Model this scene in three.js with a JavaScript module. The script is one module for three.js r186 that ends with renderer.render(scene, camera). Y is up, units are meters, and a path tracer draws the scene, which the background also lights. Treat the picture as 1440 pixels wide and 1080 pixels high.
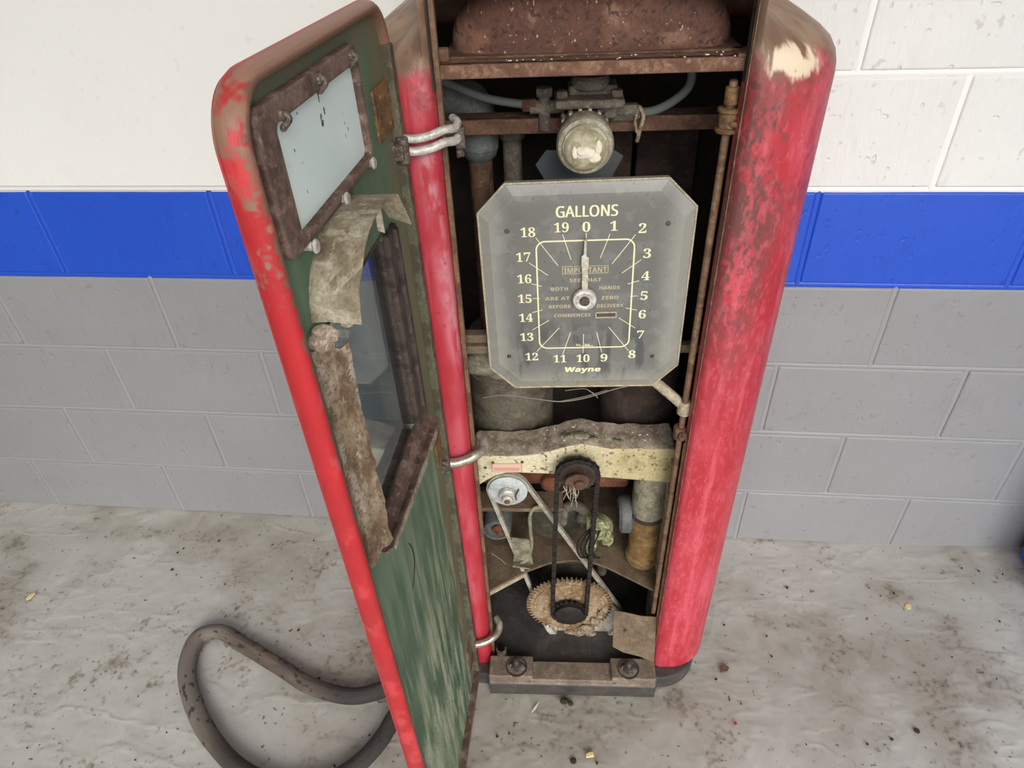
import * as THREE from 'three';
import { mergeGeometries } from 'three/addons/utils/BufferGeometryUtils.js';
import { RoundedBoxGeometry } from 'three/addons/geometries/RoundedBoxGeometry.js';

// ------------------------------------------------------------------ camera, sky, light, exposure
const scene = new THREE.Scene();
const renderer = new THREE.WebGLRenderer({ antialias: true });
renderer.toneMapping = THREE.LinearToneMapping;
renderer.toneMappingExposure = 1.62;
renderer.shadowMap.enabled = true;
renderer.shadowMap.type = THREE.PCFSoftShadowMap;

const camera = new THREE.PerspectiveCamera(59.577, 4 / 3, 0.05, 80);
camera.position.set(0, 1.4731, 1.2585);
{ // orientation found from the block courses and the pump's upright edges
  const rv = new THREE.Vector3(0.65057753, -0.10587833, 0.00463774), th = rv.length();
  camera.quaternion.setFromAxisAngle(rv.normalize(), th).invert();
}

const SKY_STRENGTH = 1.75;
{ // an even overcast sky, a little brighter overhead
  const W = 64, H = 32, d = new Float32Array(W * H * 4);
  for (let y = 0; y < H; y++) for (let x = 0; x < W; x++) {
    const e = Math.max(0, Math.sin(((y + 0.5) / H - 0.5) * Math.PI)), b = 0.8 + 0.45 * e, o = (y * W + x) * 4;
    d[o] = b * 0.975; d[o + 1] = b; d[o + 2] = b * 1.045; d[o + 3] = 1;
  }
  const t = new THREE.DataTexture(d, W, H, THREE.RGBAFormat, THREE.FloatType);
  t.mapping = THREE.EquirectangularReflectionMapping; t.magFilter = THREE.LinearFilter; t.needsUpdate = true;
  scene.background = t; scene.backgroundIntensity = SKY_STRENGTH;
}
const sun = new THREE.DirectionalLight(0xfffaf2, 1.35);   // hazy daylight slanting in through the open front
sun.position.set(1.9, 4.3, 6.2); sun.target.position.set(0, 0.6, 0.2);
sun.castShadow = true; sun.shadow.radius = 55; sun.shadow.mapSize.set(2048, 2048);
Object.assign(sun.shadow.camera, { left: -3, right: 3, top: 3, bottom: -3, near: 0.5, far: 14 });
scene.add(sun, sun.target);

// ------------------------------------------------------------------ noise and textures
let seed = 20240611;
const rnd = () => { seed = (seed + 0x6d2b79f5) | 0; let t = Math.imul(seed ^ (seed >>> 15), 1 | seed); t = (t + Math.imul(t ^ (t >>> 7), 61 | t)) ^ t; return ((t ^ (t >>> 14)) >>> 0) / 4294967296; };
const rr = (a, b) => a + (b - a) * rnd();
const PERM = new Float32Array(65536); for (let i = 0; i < 65536; i++) PERM[i] = rnd();
const lat = (x, y, s) => PERM[(Math.imul(x, 73856093) ^ Math.imul(y, 19349663) ^ Math.imul(s, 83492791)) >>> 3 & 65535];
function vn(x, y, px, py, s) {                                     // value noise repeating every px, py cells
  const x0 = Math.floor(x), y0 = Math.floor(y); let fx = x - x0, fy = y - y0;
  fx = fx * fx * (3 - 2 * fx); fy = fy * fy * (3 - 2 * fy);
  const a = ((x0 % px) + px) % px, b = (a + 1) % px, c = ((y0 % py) + py) % py, d = (c + 1) % py;
  const p = lat(a, c, s), q = lat(b, c, s), r = lat(a, d, s), t = lat(b, d, s);
  return p + (q - p) * fx + (r + (t - r) * fx - p - (q - p) * fx) * fy;
}
function fbm(u, v, px, py, oct, s, gain = 0.5) {                   // u, v in 0..1
  let a = 0.5, sum = 0, n = 0;
  for (let i = 0; i < oct; i++) { sum += a * vn(u * px, v * py, px, py, s + i * 7); n += a; a *= gain; px *= 2; py *= 2; }
  return sum / n;
}
const sst = (a, b, x) => { const t = Math.min(1, Math.max(0, (x - a) / (b - a))); return t * t * (3 - 2 * t); };
const mix = (a, b, t) => [a[0] + (b[0] - a[0]) * t, a[1] + (b[1] - a[1]) * t, a[2] + (b[2] - a[2]) * t];
function tex(w, h, fn, srgb = true, rep = 0) {                     // fn(u, v) -> [r, g, b] or a grey, 0..255; v runs up
  const d = new Uint8Array(w * h * 4);
  for (let y = 0, o = 0; y < h; y++) for (let x = 0; x < w; x++, o += 4) {
    const c = fn((x + 0.5) / w, (y + 0.5) / h), g = typeof c === 'number';
    d[o] = Math.max(0, Math.min(255, g ? c : c[0])); d[o + 1] = Math.max(0, Math.min(255, g ? c : c[1])); d[o + 2] = Math.max(0, Math.min(255, g ? c : c[2])); d[o + 3] = 255;
  }
  const t = new THREE.DataTexture(d, w, h);
  t.magFilter = THREE.LinearFilter; t.minFilter = THREE.LinearMipmapLinearFilter; t.generateMipmaps = true; t.wrapS = t.wrapT = THREE.RepeatWrapping;
  if (srgb) t.colorSpace = THREE.SRGBColorSpace;
  if (rep) t.repeat.set(1 / rep, 1 / rep);
  t.needsUpdate = true;
  return t;
}
const again = (t, rx, ry) => { const c = t.clone(); c.repeat.set(rx, ry); c.needsUpdate = true; return c; };
const std = (o) => new THREE.MeshStandardMaterial(o);

// colour grain in metres: mottle(base, second, third, size of the tile in metres, cells)
function mottle(a, b, c, size, cells, seed0, n = 256, sharp = 0.2, oct = 5) {
  return tex(n, n, (u, v) => {
    const wx = u + 0.5 / cells * (fbm(u, v, cells * 2, cells * 2, 3, seed0 + 70) - 0.5), wy = v + 0.5 / cells * (fbm(u, v, cells * 2, cells * 2, 3, seed0 + 80) - 0.5);
    const f = fbm(wx, wy, cells, cells, oct, seed0, 0.6), g = fbm(wx, wy, cells * 3, cells * 3, 4, seed0 + 50, 0.6), k = fbm(u, v, cells * 12, cells * 12, 3, seed0 + 90, 0.7);
    let col = mix(a, b, sst(0.5 - sharp, 0.5 + sharp, f));
    col = mix(col, c, sst(0.5, 0.5 + 1.6 * sharp, g) * 0.7);
    const m = 0.8 + 0.4 * k;
    return [col[0] * m, col[1] * m, col[2] * m];
  }, true, size);
}
const grainBump = (size, cells, s, n = 512) => tex(n, n, (u, v) => 255 * (0.6 * fbm(u, v, cells, cells, 5, s) + 0.4 * fbm(u, v, cells * 6, cells * 6, 3, s + 31)), false, size);
const BUMP_FINE = grainBump(0.12, 10, 301), BUMP_RUST = grainBump(0.1, 14, 331);

const M = {};
M.rust = std({ map: mottle([98, 72, 55], [78, 52, 40], [128, 96, 70], 0.22, 7, 11), bumpMap: BUMP_RUST, bumpScale: 0.0012, roughness: 0.9 });
M.rustHood = std({ map: tex(1024, 512, (u, v) => {
  const f = fbm(u, v, 8, 6, 5, 41), g = fbm(u, v, 60, 40, 3, 47), k = fbm(u, v, 150, 80, 2, 53), w = fbm(u, v, 110, 60, 2, 59);
  let c = mix([116, 80, 64], [86, 56, 44], sst(0.38, 0.62, f));
  c = mix(c, [132, 100, 82], sst(0.52, 0.72, fbm(u, v, 12, 8, 4, 71)) * 0.7);
  c = mix(c, [58, 40, 32], sst(0.63, 0.74, g) * 0.8);
  c = mix(c, [190, 170, 148], sst(0.82, 0.9, w) * 0.9);
  const m = 0.85 + 0.3 * k; return [c[0] * m, c[1] * m, c[2] * m];
}), bumpMap: again(BUMP_RUST, 4, 2), bumpScale: 0.001, roughness: 0.85 });
M.rustBar = std({ map: mottle([124, 92, 72], [96, 66, 50], [150, 122, 100], 0.2, 8, 21), bumpMap: BUMP_RUST, bumpScale: 0.001, roughness: 0.85 });
M.trim = std({ map: mottle([118, 90, 66], [84, 60, 44], [150, 118, 84], 0.2, 9, 61), bumpMap: BUMP_RUST, bumpScale: 0.0006, roughness: 0.7 });
M.brownDark = std({ map: mottle([62, 48, 40], [44, 33, 28], [82, 64, 50], 0.2, 6, 91), bumpMap: BUMP_RUST, bumpScale: 0.001, roughness: 0.9 });
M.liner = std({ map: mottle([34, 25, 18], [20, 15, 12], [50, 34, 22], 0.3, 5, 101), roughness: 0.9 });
M.black = std({ map: mottle([112, 116, 124], [96, 100, 107], [126, 124, 120], 0.3, 5, 111), bumpMap: BUMP_FINE, bumpScale: 0.0005, roughness: 0.6 });
M.chain = std({ map: mottle([46, 40, 36], [30, 26, 24], [66, 56, 48], 0.08, 8, 121), roughness: 0.65, metalness: 0.35 });
M.gear = std({ map: mottle([148, 128, 102], [116, 88, 60], [182, 168, 144], 0.12, 6, 131), bumpMap: BUMP_RUST, bumpScale: 0.0008, roughness: 0.9 });
M.silver = std({ map: mottle([206, 202, 194], [172, 166, 156], [232, 229, 224], 0.06, 6, 141), bumpMap: BUMP_FINE, bumpScale: 0.0006, roughness: 0.5, metalness: 0.25 });
M.steel = std({ color: 0x8f877c, roughness: 0.35, metalness: 0.8 });
M.knuckle = std({ map: mottle([104, 92, 80], [74, 62, 54], [168, 160, 150], 0.05, 6, 151), roughness: 0.55, metalness: 0.3 });
M.pulley = std({ map: mottle([186, 190, 188], [158, 164, 164], [206, 208, 204], 0.08, 5, 161), roughness: 0.6 });
M.pulleyWhite = std({ map: mottle([196, 190, 176], [150, 140, 122], [214, 210, 200], 0.09, 6, 171), roughness: 0.65 });
M.belt = std({ map: mottle([170, 162, 146], [138, 130, 116], [190, 184, 170], 0.06, 7, 181), roughness: 0.85 });
M.cream = std({ map: tex(1024, 512, (u, v) => {
  const f = fbm(u, v, 10, 4, 5, 191), g = fbm(u, v, 40, 13, 4, 197), r = sst(0.3, 0.9, u);
  let c = mix([206, 196, 164], [164, 148, 102], r * 0.8 + 0.25 * (f - 0.5));
  c = mix(c, [150, 128, 84], sst(0.5, 0.75, f) * 0.6);
  c = mix(c, [96, 78, 56], sst(0.6, 0.78, 0.6 * g + 0.4 * f) * 0.85);
  c = mix(c, [84, 66, 48], sst(0.62, 0.76, fbm(u, v, 60, 20, 4, 203, 0.6)) * 0.75);
  const m = 0.9 + 0.2 * fbm(u, v, 120, 60, 2, 199); return [c[0] * m, c[1] * m, c[2] * m];
}, true), roughness: 0.75, bumpMap: again(BUMP_FINE, 4, 2), bumpScale: 0.0008 });
M.cream.map.repeat.set(1 / 0.42, 1 / 0.14);
M.dirt = std({ map: mottle([172, 156, 138], [132, 116, 98], [206, 196, 180], 0.1, 8, 211), bumpMap: grainBump(0.06, 12, 341), bumpScale: 0.0018, roughness: 1 });
M.crud = std({ map: mottle([150, 134, 112], [112, 94, 74], [186, 172, 150], 0.05, 7, 221), bumpMap: BUMP_RUST, bumpScale: 0.002, roughness: 1 });
M.plate = std({ map: mottle([112, 95, 75], [92, 76, 58], [126, 109, 87], 0.12, 5, 231), roughness: 0.75 });
M.meter = std({ map: mottle([164, 158, 140], [128, 120, 100], [190, 184, 168], 0.07, 6, 241), bumpMap: BUMP_RUST, bumpScale: 0.0012, roughness: 0.75, metalness: 0.1 });
M.lens = std({ map: mottle([168, 160, 132], [136, 128, 98], [190, 184, 164], 0.05, 5, 243), roughness: 0.4 });
M.meterDark = std({ map: mottle([104, 96, 84], [78, 70, 60], [128, 120, 106], 0.08, 6, 251), bumpMap: BUMP_RUST, bumpScale: 0.0008, roughness: 0.8 });
M.pipeGrey = std({ map: mottle([96, 98, 96], [76, 78, 76], [112, 112, 108], 0.12, 5, 261), roughness: 0.7 });
M.pipeBrown = std({ map: mottle([92, 66, 46], [64, 46, 34], [112, 86, 62], 0.14, 6, 271), roughness: 0.75 });
M.cable = std({ color: 0x5a5e58, roughness: 0.8 });
M.tank = std({ map: mottle([96, 90, 76], [72, 60, 48], [110, 104, 90], 0.25, 5, 281), bumpMap: BUMP_RUST, bumpScale: 0.0012, roughness: 0.85 });
M.redRust = std({ map: mottle([124, 76, 46], [88, 52, 34], [146, 96, 60], 0.16, 5, 291), roughness: 0.85 });
M.tan = std({ map: mottle([142, 112, 66], [108, 80, 46], [160, 132, 88], 0.14, 5, 311), roughness: 0.7 });
M.greyCast = std({ map: mottle([140, 134, 112], [106, 100, 84], [160, 154, 134], 0.1, 6, 321), bumpMap: BUMP_RUST, bumpScale: 0.001, roughness: 0.85 });
M.oxide = std({ map: mottle([150, 152, 112], [92, 92, 66], [186, 186, 150], 0.05, 6, 351), bumpMap: BUMP_RUST, bumpScale: 0.002, roughness: 0.9 });
M.olive = std({ map: mottle([74, 70, 54], [54, 50, 40], [92, 88, 70], 0.12, 5, 361), roughness: 0.75 });
M.slate = std({ color: 0x4a4f50, roughness: 0.7 });
M.boneWhite = std({ map: mottle([176, 164, 140], [150, 136, 112], [200, 190, 170], 0.06, 6, 371), roughness: 0.6 });
M.casting = std({ map: mottle([126, 111, 96], [102, 89, 76], [144, 130, 116], 0.16, 6, 381), bumpMap: BUMP_RUST, bumpScale: 0.0008, roughness: 0.65 });
M.baseBlack = std({ map: mottle([70, 66, 64], [58, 55, 54], [88, 80, 74], 0.2, 6, 391), roughness: 0.4 });
M.sheet = std({ map: mottle([152, 143, 122], [112, 100, 80], [176, 168, 148], 0.14, 6, 401), bumpMap: BUMP_RUST, bumpScale: 0.0009, roughness: 0.75 });
M.rustSheet = std({ map: tex(512, 1024, (u, v) => {
  const uu = u + 0.12 * (fbm(u, v, 8, 24, 4, 407) - 0.5), f = fbm(uu, v, 4, 6, 6, 411, 0.6), g = fbm(uu, v, 7, 7, 6, 417, 0.62), k = fbm(u, v, 40, 70, 4, 423, 0.65);
  let c = mix([140, 122, 98], [100, 78, 58], sst(0.35, 0.65, f));
  c = mix(c, [168, 158, 144], sst(0.45, 0.7, g) * 0.8);
  c = mix(c, [78, 60, 46], sst(0.48, 0.76, k) * 0.55);
  return c;
}), bumpMap: again(BUMP_RUST, 6, 12), bumpScale: 0.003, roughness: 0.95 });
M.rustSheet.map.repeat.set(1 / 0.1, 1 / 0.3); M.rustSheet.bumpMap.repeat.set(1 / 0.05, 1 / 0.05);
M.frameBrown = std({ map: mottle([112, 90, 78], [78, 58, 50], [144, 124, 110], 0.12, 6, 431), bumpMap: BUMP_RUST, bumpScale: 0.0008, roughness: 0.75 });
M.hingePlate = std({ map: mottle([122, 92, 54], [82, 60, 42], [156, 122, 72], 0.06, 5, 441), bumpMap: BUMP_RUST, bumpScale: 0.0006, roughness: 0.7 });
M.frameDark = std({ map: mottle([70, 58, 52], [48, 38, 34], [92, 80, 72], 0.12, 6, 433), bumpMap: BUMP_RUST, bumpScale: 0.0006, roughness: 0.75 });
M.hingeEdge = std({ map: mottle([92, 88, 68], [70, 62, 48], [116, 112, 90], 0.12, 6, 435), bumpMap: BUMP_RUST, bumpScale: 0.0005, roughness: 0.75 });
M.milk = std({ map: tex(512, 512, (u, v) => {
  const f = fbm(u, v, 5, 5, 5, 451), k = fbm(u, v, 60, 30, 3, 457) * fbm(u, v, 9, 9, 2, 461);
  let c = mix([228, 241, 237], [217, 231, 228], f);
  return mix(c, [58, 56, 54], sst(0.53, 0.56, k) * 0.9);
}, true, 0.22), roughness: 0.25 });
M.glass = new THREE.MeshPhysicalMaterial({ color: 0xcfd8da, transmission: 1, thickness: 0, roughness: 0.05, ior: 1.5 });
M.bolt = std({ map: mottle([92, 84, 76], [60, 54, 50], [130, 122, 114], 0.03, 5, 471), roughness: 0.6, metalness: 0.4 });

// red body paint: u = fraction of the way round the shell (metres / PERIM), v = height / 1.42
const PERIM = 1.537;
const redCommon = (s, y, side, n) => {                             // s metres from the door opening, y height
  let c = mix([170, 40, 52], [182, 58, 70], sst(0.3, 0.7, n.a));
  c = mix(c, [204, 98, 110], sst(0.5, 0.75, n.st) * 0.5 * sst(0.0, 0.04, s));
  return c;
};
M.redBody = std({ map: tex(2048, 1664, (u, v) => {
  const P = u * PERIM, y = v * 1.42, left = P < PERIM / 2, s = left ? P : PERIM - P;
  const n = { a: fbm(u, v, 50, 14, 5, 501), st: fbm(u, v, 120, 9, 4, 511) };
  const sp = fbm(u, v, 260, 200, 3, 521), bl = fbm(u, v, 40, 30, 5, 531), f2 = fbm(u, v, 90, 70, 4, 541);
  let c = redCommon(s, y, left, n);
  if (left) {
    const w = Math.exp(-(((s - 0.026 + 0.008 * Math.sin(y * 9)) / 0.013) ** 2)) * sst(0.75, 0.95, y) * (1 - sst(1.27, 1.3, y));
    c = mix(c, [192, 142, 148], 0.8 * w * sst(0.36, 0.62, 0.5 * f2 + 0.5 * fbm(u, v, 200, 40, 4, 545)));
    c = mix(c, [196, 110, 120], sst(0.5, 0.7, n.a) * sst(0.02, 0.03, s) * 0.4);
  } else {
    c = mix(c, [150, 58, 64], sst(0.35, 0.7, bl) * sst(0.6, 1.1, y) * 0.75);
    const gr = 0.4 * fbm(u, v, 60, 12, 4, 533) + 0.2 * bl + 0.4 * fbm(u, v, 330, 170, 3, 537, 0.7);
    c = mix(c, [92, 56, 52], sst(0.46, 0.6, gr) * sst(0.75, 1.12, y) * (1 - 0.75 * sst(0.055, 0.1, s)) * 0.85);
    c = mix(c, [206, 110, 118], sst(0.5, 0.7, fbm(u, v, 300, 110, 4, 539, 0.65)) * 0.35);        // old grime on the upper flank
    c = mix(c, [206, 84, 100], sst(0.3, 0.9, n.st) * (1 - sst(0.3, 1.0, y)) * 0.5);  // lower flank painted brighter: the sheen of low light put into the colour
  }
  const top = y + 0.05 * (bl - 0.5) + 0.02 * (f2 - 0.5);
  c = mix(c, mix([150, 126, 104], [116, 90, 72], sst(0.3, 0.7, 0.5 * f2 + 0.5 * bl)), sst(1.274, 1.306, top));                               // bare, dusty shoulder
  c = mix(c, [140, 66, 60], sst(1.2, 1.27, top) * (1 - sst(1.29, 1.31, top)) * 0.6 * sst(0.4, 0.6, sp));
  if (!left) {
    const bare = Math.hypot((s - 0.072) / 0.04, (y - 1.292) / 0.022) + 1.0 * (f2 - 0.5) + 0.9 * (fbm(u, v, 260, 60, 3, 543) - 0.5);
    c = mix(c, [214, 194, 168], 1 - sst(0.6, 1.05, bare));
  }
  c = mix(c, [150, 30, 40], sst(0.7, 0.8, sp) * 0.4);
  return c;
}), roughness: 0.42, bumpMap: again(BUMP_FINE, 14, 12), bumpScale: 0.0004 });

// the door rim carries the same red, with the top rubbed back to rust: uv = position / (0.42, 1.42)
M.redRim = std({ map: tex(128, 1664, (u, v) => {
  const y = v * 1.42, n = fbm(u, v, 2, 40, 5, 551), st = fbm(u, v, 3, 60, 4, 561), sp = fbm(u, v, 5, 160, 3, 571);
  let c = mix([184, 30, 36], [160, 34, 40], n); c = mix(c, [206, 84, 84], sst(0.5, 0.75, st) * 0.5);
  const t = y + 0.14 * (n - 0.5) + 0.26 * (sp - 0.5) + 0.1 * (fbm(u, v, 10, 420, 2, 573) - 0.5) - 0.05 * u;
  c = mix(c, mix([160, 116, 96], [122, 90, 72], st), sst(1.25, 1.35, t));
  c = mix(c, [134, 100, 80], sst(0.55, 0.8, 0.6 * st + 0.4 * sp) * sst(0.8, 1.1, y) * 0.7);
  c = mix(c, [116, 88, 68], (1 - sst(0.26, 0.42, u + 0.5 * (sp - 0.5) + 0.12 * (1 - sst(0.9, 1.2, y)))) * 0.9);
  return c;
}), roughness: 0.45, bumpMap: again(BUMP_FINE, 4, 12), bumpScale: 0.0004 });
M.green = std({ map: tex(768, 2048, (u, v) => {
  const y = v * 1.42, st = fbm(u, v, 26, 12, 5, 601), s2 = fbm(u, v, 60, 20, 4, 611), f = fbm(u, v, 6, 14, 5, 621), sp = fbm(u, v, 110, 300, 3, 631);
  let c = mix([70, 96, 74], [84, 112, 88], f);
  const low = 1 - sst(0.35, 0.95, y);
  c = mix(c, [138, 150, 122], sst(0.3, 0.66, 0.6 * st + 0.4 * f) * (0.22 + 0.72 * low));
  c = mix(c, [178, 182, 156], sst(0.45, 0.7, 0.5 * s2 + 0.5 * st) * low * 0.75);
  c = mix(c, [84, 76, 60], sst(0.5, 0.66, f) * sst(0.85, 1.0, y) * 0.5);
  c = mix(c, [112, 100, 76], (1 - sst(0.04, 0.13, u + 0.06 * (st - 0.5))) * 0.75);                      // worn hinge side
  c = mix(c, [104, 88, 68], sst(1.32, 1.375, y + 0.06 * (st - 0.5)) * 0.8);
  c = mix(c, [44, 40, 34], sst(0.7, 0.76, sp) * 0.6 * (1 - sst(0.3, 0.6, y)));
  c = mix(c, [90, 84, 66], sst(0.85, 0.93, u + 0.05 * (st - 0.5)) * 0.5);
  return c;
}), roughness: 0.6, bumpMap: again(BUMP_FINE, 4, 12), bumpScale: 0.0006 });

// wall paints over one pitted bump
const pit = tex(1024, 1024, (u, v) => {
  const a = fbm(u, v, 6, 6, 5, 701), b = fbm(u, v, 40, 40, 3, 711), h = fbm(u, v, 60, 44, 2, 721), s = fbm(u, v, 120, 26, 3, 731);
  return 255 * (0.35 * a + 0.22 * b + 0.3 * s + 0.3 - 0.3 * sst(0.8, 0.88, h));
}, false, 0.8);
const wallMap = (a, b, c, s) => tex(512, 512, (u, v) => {
  const f = fbm(u, v, 5, 5, 5, s), g = fbm(u, v, 50, 50, 3, s + 11), h = fbm(u, v, 30, 12, 3, s + 23);
  let k = mix(a, b, f); k = mix(k, c, sst(0.78, 0.86, g) * 0.4); k = mix(k, c, sst(0.72, 0.85, h) * 0.12); return k;
}, true, 0.8);
M.white = std({ map: wallMap([226, 225, 221], [218, 217, 213], [168, 164, 158], 741), bumpMap: pit, bumpScale: 0.0045, roughness: 0.5 });
M.blue = std({ map: wallMap([32, 82, 196], [26, 74, 188], [20, 50, 134], 751), bumpMap: pit, bumpScale: 0.0022, roughness: 0.45 });
M.grey = std({ map: wallMap([145, 145, 146], [138, 138, 139], [112, 111, 111], 761), bumpMap: pit, bumpScale: 0.003, roughness: 0.5 });
M.whiteJoint = std({ color: 0xeae8e3, roughness: 0.5 });
M.greyJoint = std({ color: 0x929293, roughness: 0.5 });
M.board = std({ map: wallMap([232, 231, 226], [229, 227, 222], [214, 211, 205], 771), roughness: 0.55 });
M.ceiling = std({ color: 0xd8d6d0, roughness: 0.9 });
M.outside = std({ color: 0x8d8a84, roughness: 0.95 });
const FT = 2.4;
const floorH = (u, v) => {
  const a = fbm(u, v, 9, 9, 6, 801), b = fbm(u, v, 70, 70, 3, 811), r = Math.abs(fbm(u, v, 16, 34, 4, 821) - 0.5) * 2, w = Math.abs(fbm(u, v, 30, 12, 4, 823) - 0.5) * 2;
  return 0.6 * a + 0.2 * b + 0.08 * (1 - sst(0, 0.2, r)) + 0.06 * (1 - sst(0, 0.2, w)) + 0.1;
};
M.floor = std({ map: tex(2048, 2048, (u, v) => {
  const f = fbm(u, v, 6, 6, 6, 831), g = fbm(u, v, 24, 30, 5, 841), h = fbm(u, v, 120, 150, 3, 851), k = fbm(u, v, 300, 330, 2, 861), q = fbm(u, v, 11, 5, 5, 871);
  let c = mix([182, 180, 173], [168, 165, 157], sst(0.35, 0.65, f));
  c = mix(c, [188, 187, 182], sst(0.5, 0.7, q) * 0.6);
  c = mix(c, [144, 136, 124], sst(0.42, 0.75, 0.55 * g + 0.45 * f) * 0.7);
  c = mix(c, [120, 108, 95], sst(0.56, 0.76, 0.4 * g + 0.3 * h + 0.3 * k) * 0.75);
  c = mix(c, [52, 46, 42], sst(0.84, 0.92, k) * 0.7);
  c = mix(c, [178, 176, 170], sst(0.66, 0.74, fbm(u, v, 50, 36, 3, 881)) * 0.35);
  return c;
}, true, FT), bumpMap: tex(1024, 1024, (u, v) => 255 * floorH(u, v), false, FT), bumpScale: 0.011, roughness: 0.5 });
M.hose = std({ map: tex(1024, 128, (u, v) => {                      // u along the hose, v round it
  const f = fbm(u, v, 24, 4, 5, 901), g = fbm(u, v, 90, 12, 3, 911);
  const dusty = sst(0.13, 0.2, u) * (1 - sst(0.62, 0.7, u));
  let c = mix([52, 48, 46], [66, 60, 56], f);
  c = mix(c, mix([126, 110, 94], [92, 82, 74], f), dusty * (0.55 + 0.45 * sst(0.35, 0.6, f)));
  c = mix(c, [120, 114, 106], sst(0.36, 0.42, u) * (1 - sst(0.58, 0.66, u)) * 0.7);
  c = mix(c, [44, 40, 38], sst(0.66, 0.74, g) * 0.8);
  return c;
}), bumpMap: again(BUMP_RUST, 24, 2), bumpScale: 0.0015, roughness: 0.8 });
M.wood = std({ color: 0xd9c48c, roughness: 0.9 });
M.leaf = std({ color: 0x9a7a44, roughness: 0.9 });
M.flake = std({ color: 0xd8cfbc, roughness: 0.9 });
M.darkFlake = std({ color: 0x3a322c, roughness: 1 });
M.redFlake = std({ color: 0xb02030, roughness: 0.6 });
M.roof = std({ map: mottle([138, 112, 92], [112, 86, 70], [156, 136, 116], 0.2, 6, 1001), bumpMap: BUMP_RUST, bumpScale: 0.0006, roughness: 0.75 });
M.steelArm = std({ map: mottle([176, 168, 154], [140, 130, 116], [204, 198, 188], 0.08, 6, 1011), roughness: 0.35, metalness: 0.5 });
M.web = std({ color: 0x8a8176, roughness: 1 });

// ------------------------------------------------------------------ building helpers
const used = {};
const numbered = (n) => { const k = used[n] = (used[n] ?? -1) + 1; return k ? n + '_' + String(k).padStart(3, '0') : n; };
function boxUV(g) {                                                // uv in metres from the face's main direction
  g = g.index ? g.toNonIndexed() : g;
  const p = g.attributes.position, n = g.attributes.normal, uv = new Float32Array(p.count * 2);
  for (let i = 0; i < p.count; i += 3) {
    const ax = Math.abs(n.getX(i) + n.getX(i + 1) + n.getX(i + 2)), ay = Math.abs(n.getY(i) + n.getY(i + 1) + n.getY(i + 2)), az = Math.abs(n.getZ(i) + n.getZ(i + 1) + n.getZ(i + 2));
    for (let k = i; k < i + 3; k++) {
      const x = p.getX(k), y = p.getY(k), z = p.getZ(k);
      if (az >= ax && az >= ay) { uv[2 * k] = x; uv[2 * k + 1] = y; } else if (ay >= ax) { uv[2 * k] = x; uv[2 * k + 1] = z; } else { uv[2 * k] = z; uv[2 * k + 1] = y; }
    }
  }
  g.setAttribute('uv', new THREE.BufferAttribute(uv, 2));
  return g;
}
function join(list, keepUV = false) {
  list = Array.isArray(list) ? list : [list];
  list = list.map((g) => { g = keepUV ? (g.index ? g.toNonIndexed() : g) : boxUV(g); for (const k of Object.keys(g.attributes)) if (!['position', 'normal', 'uv'].includes(k)) g.deleteAttribute(k); g.clearGroups(); return g; });
  return list.length > 1 ? mergeGeometries(list) : list[0];
}
function mesh(name, list, mat, parent, label, keepUV) {
  const m = new THREE.Mesh(join(list, keepUV), mat);
  m.name = numbered(name); m.castShadow = m.receiveShadow = true;
  if (label) m.userData.label = label;
  if (parent) parent.add(m);
  return m;
}
function tag(o, label, category, group, kind) {
  if (label) o.userData.label = label;
  if (category) o.userData.category = category;
  if (group) o.userData.group = group;
  if (kind) o.userData.kind = kind;
  return o;
}
const V = (x, y, z) => new THREE.Vector3(x, y, z);
function rb(x0, x1, y0, y1, z0, z1, r = 0.002) {                   // bevelled box between two corners
  const w = x1 - x0, h = y1 - y0, d = z1 - z0;
  return new RoundedBoxGeometry(w, h, d, 2, Math.min(r, w / 2.1, h / 2.1, d / 2.1)).translate((x0 + x1) / 2, (y0 + y1) / 2, (z0 + z1) / 2);
}
function cyl(c, axis, r, len, seg = 32, bev = 0.0015, r2 = r) {    // bevelled disc or rod centred at c
  const b = Math.min(bev, r * 0.4, r2 * 0.4, len * 0.4), h = len / 2;
  const g = new THREE.LatheGeometry([[0.00001, -h], [r - b, -h], [r, -h + b], [r2, h - b], [r2 - b, h], [0.00001, h]].map((p) => new THREE.Vector2(...p)), seg).toNonIndexed();
  g.computeVertexNormals();
  smoothish(g);
  if (axis === 'z') g.rotateX(Math.PI / 2); else if (axis === 'x') g.rotateZ(-Math.PI / 2);
  return g.translate(c[0], c[1], c[2]);
}
function lathe(pts, axis, c, seg = 32) {
  const g = new THREE.LatheGeometry(pts.map((p) => new THREE.Vector2(Math.max(p[0], 1e-5), p[1])), seg).toNonIndexed(); g.computeVertexNormals(); smoothish(g);
  if (axis === 'z') g.rotateX(Math.PI / 2); else if (axis === 'x') g.rotateZ(-Math.PI / 2);
  return g.translate(c[0], c[1], c[2]);
}
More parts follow.
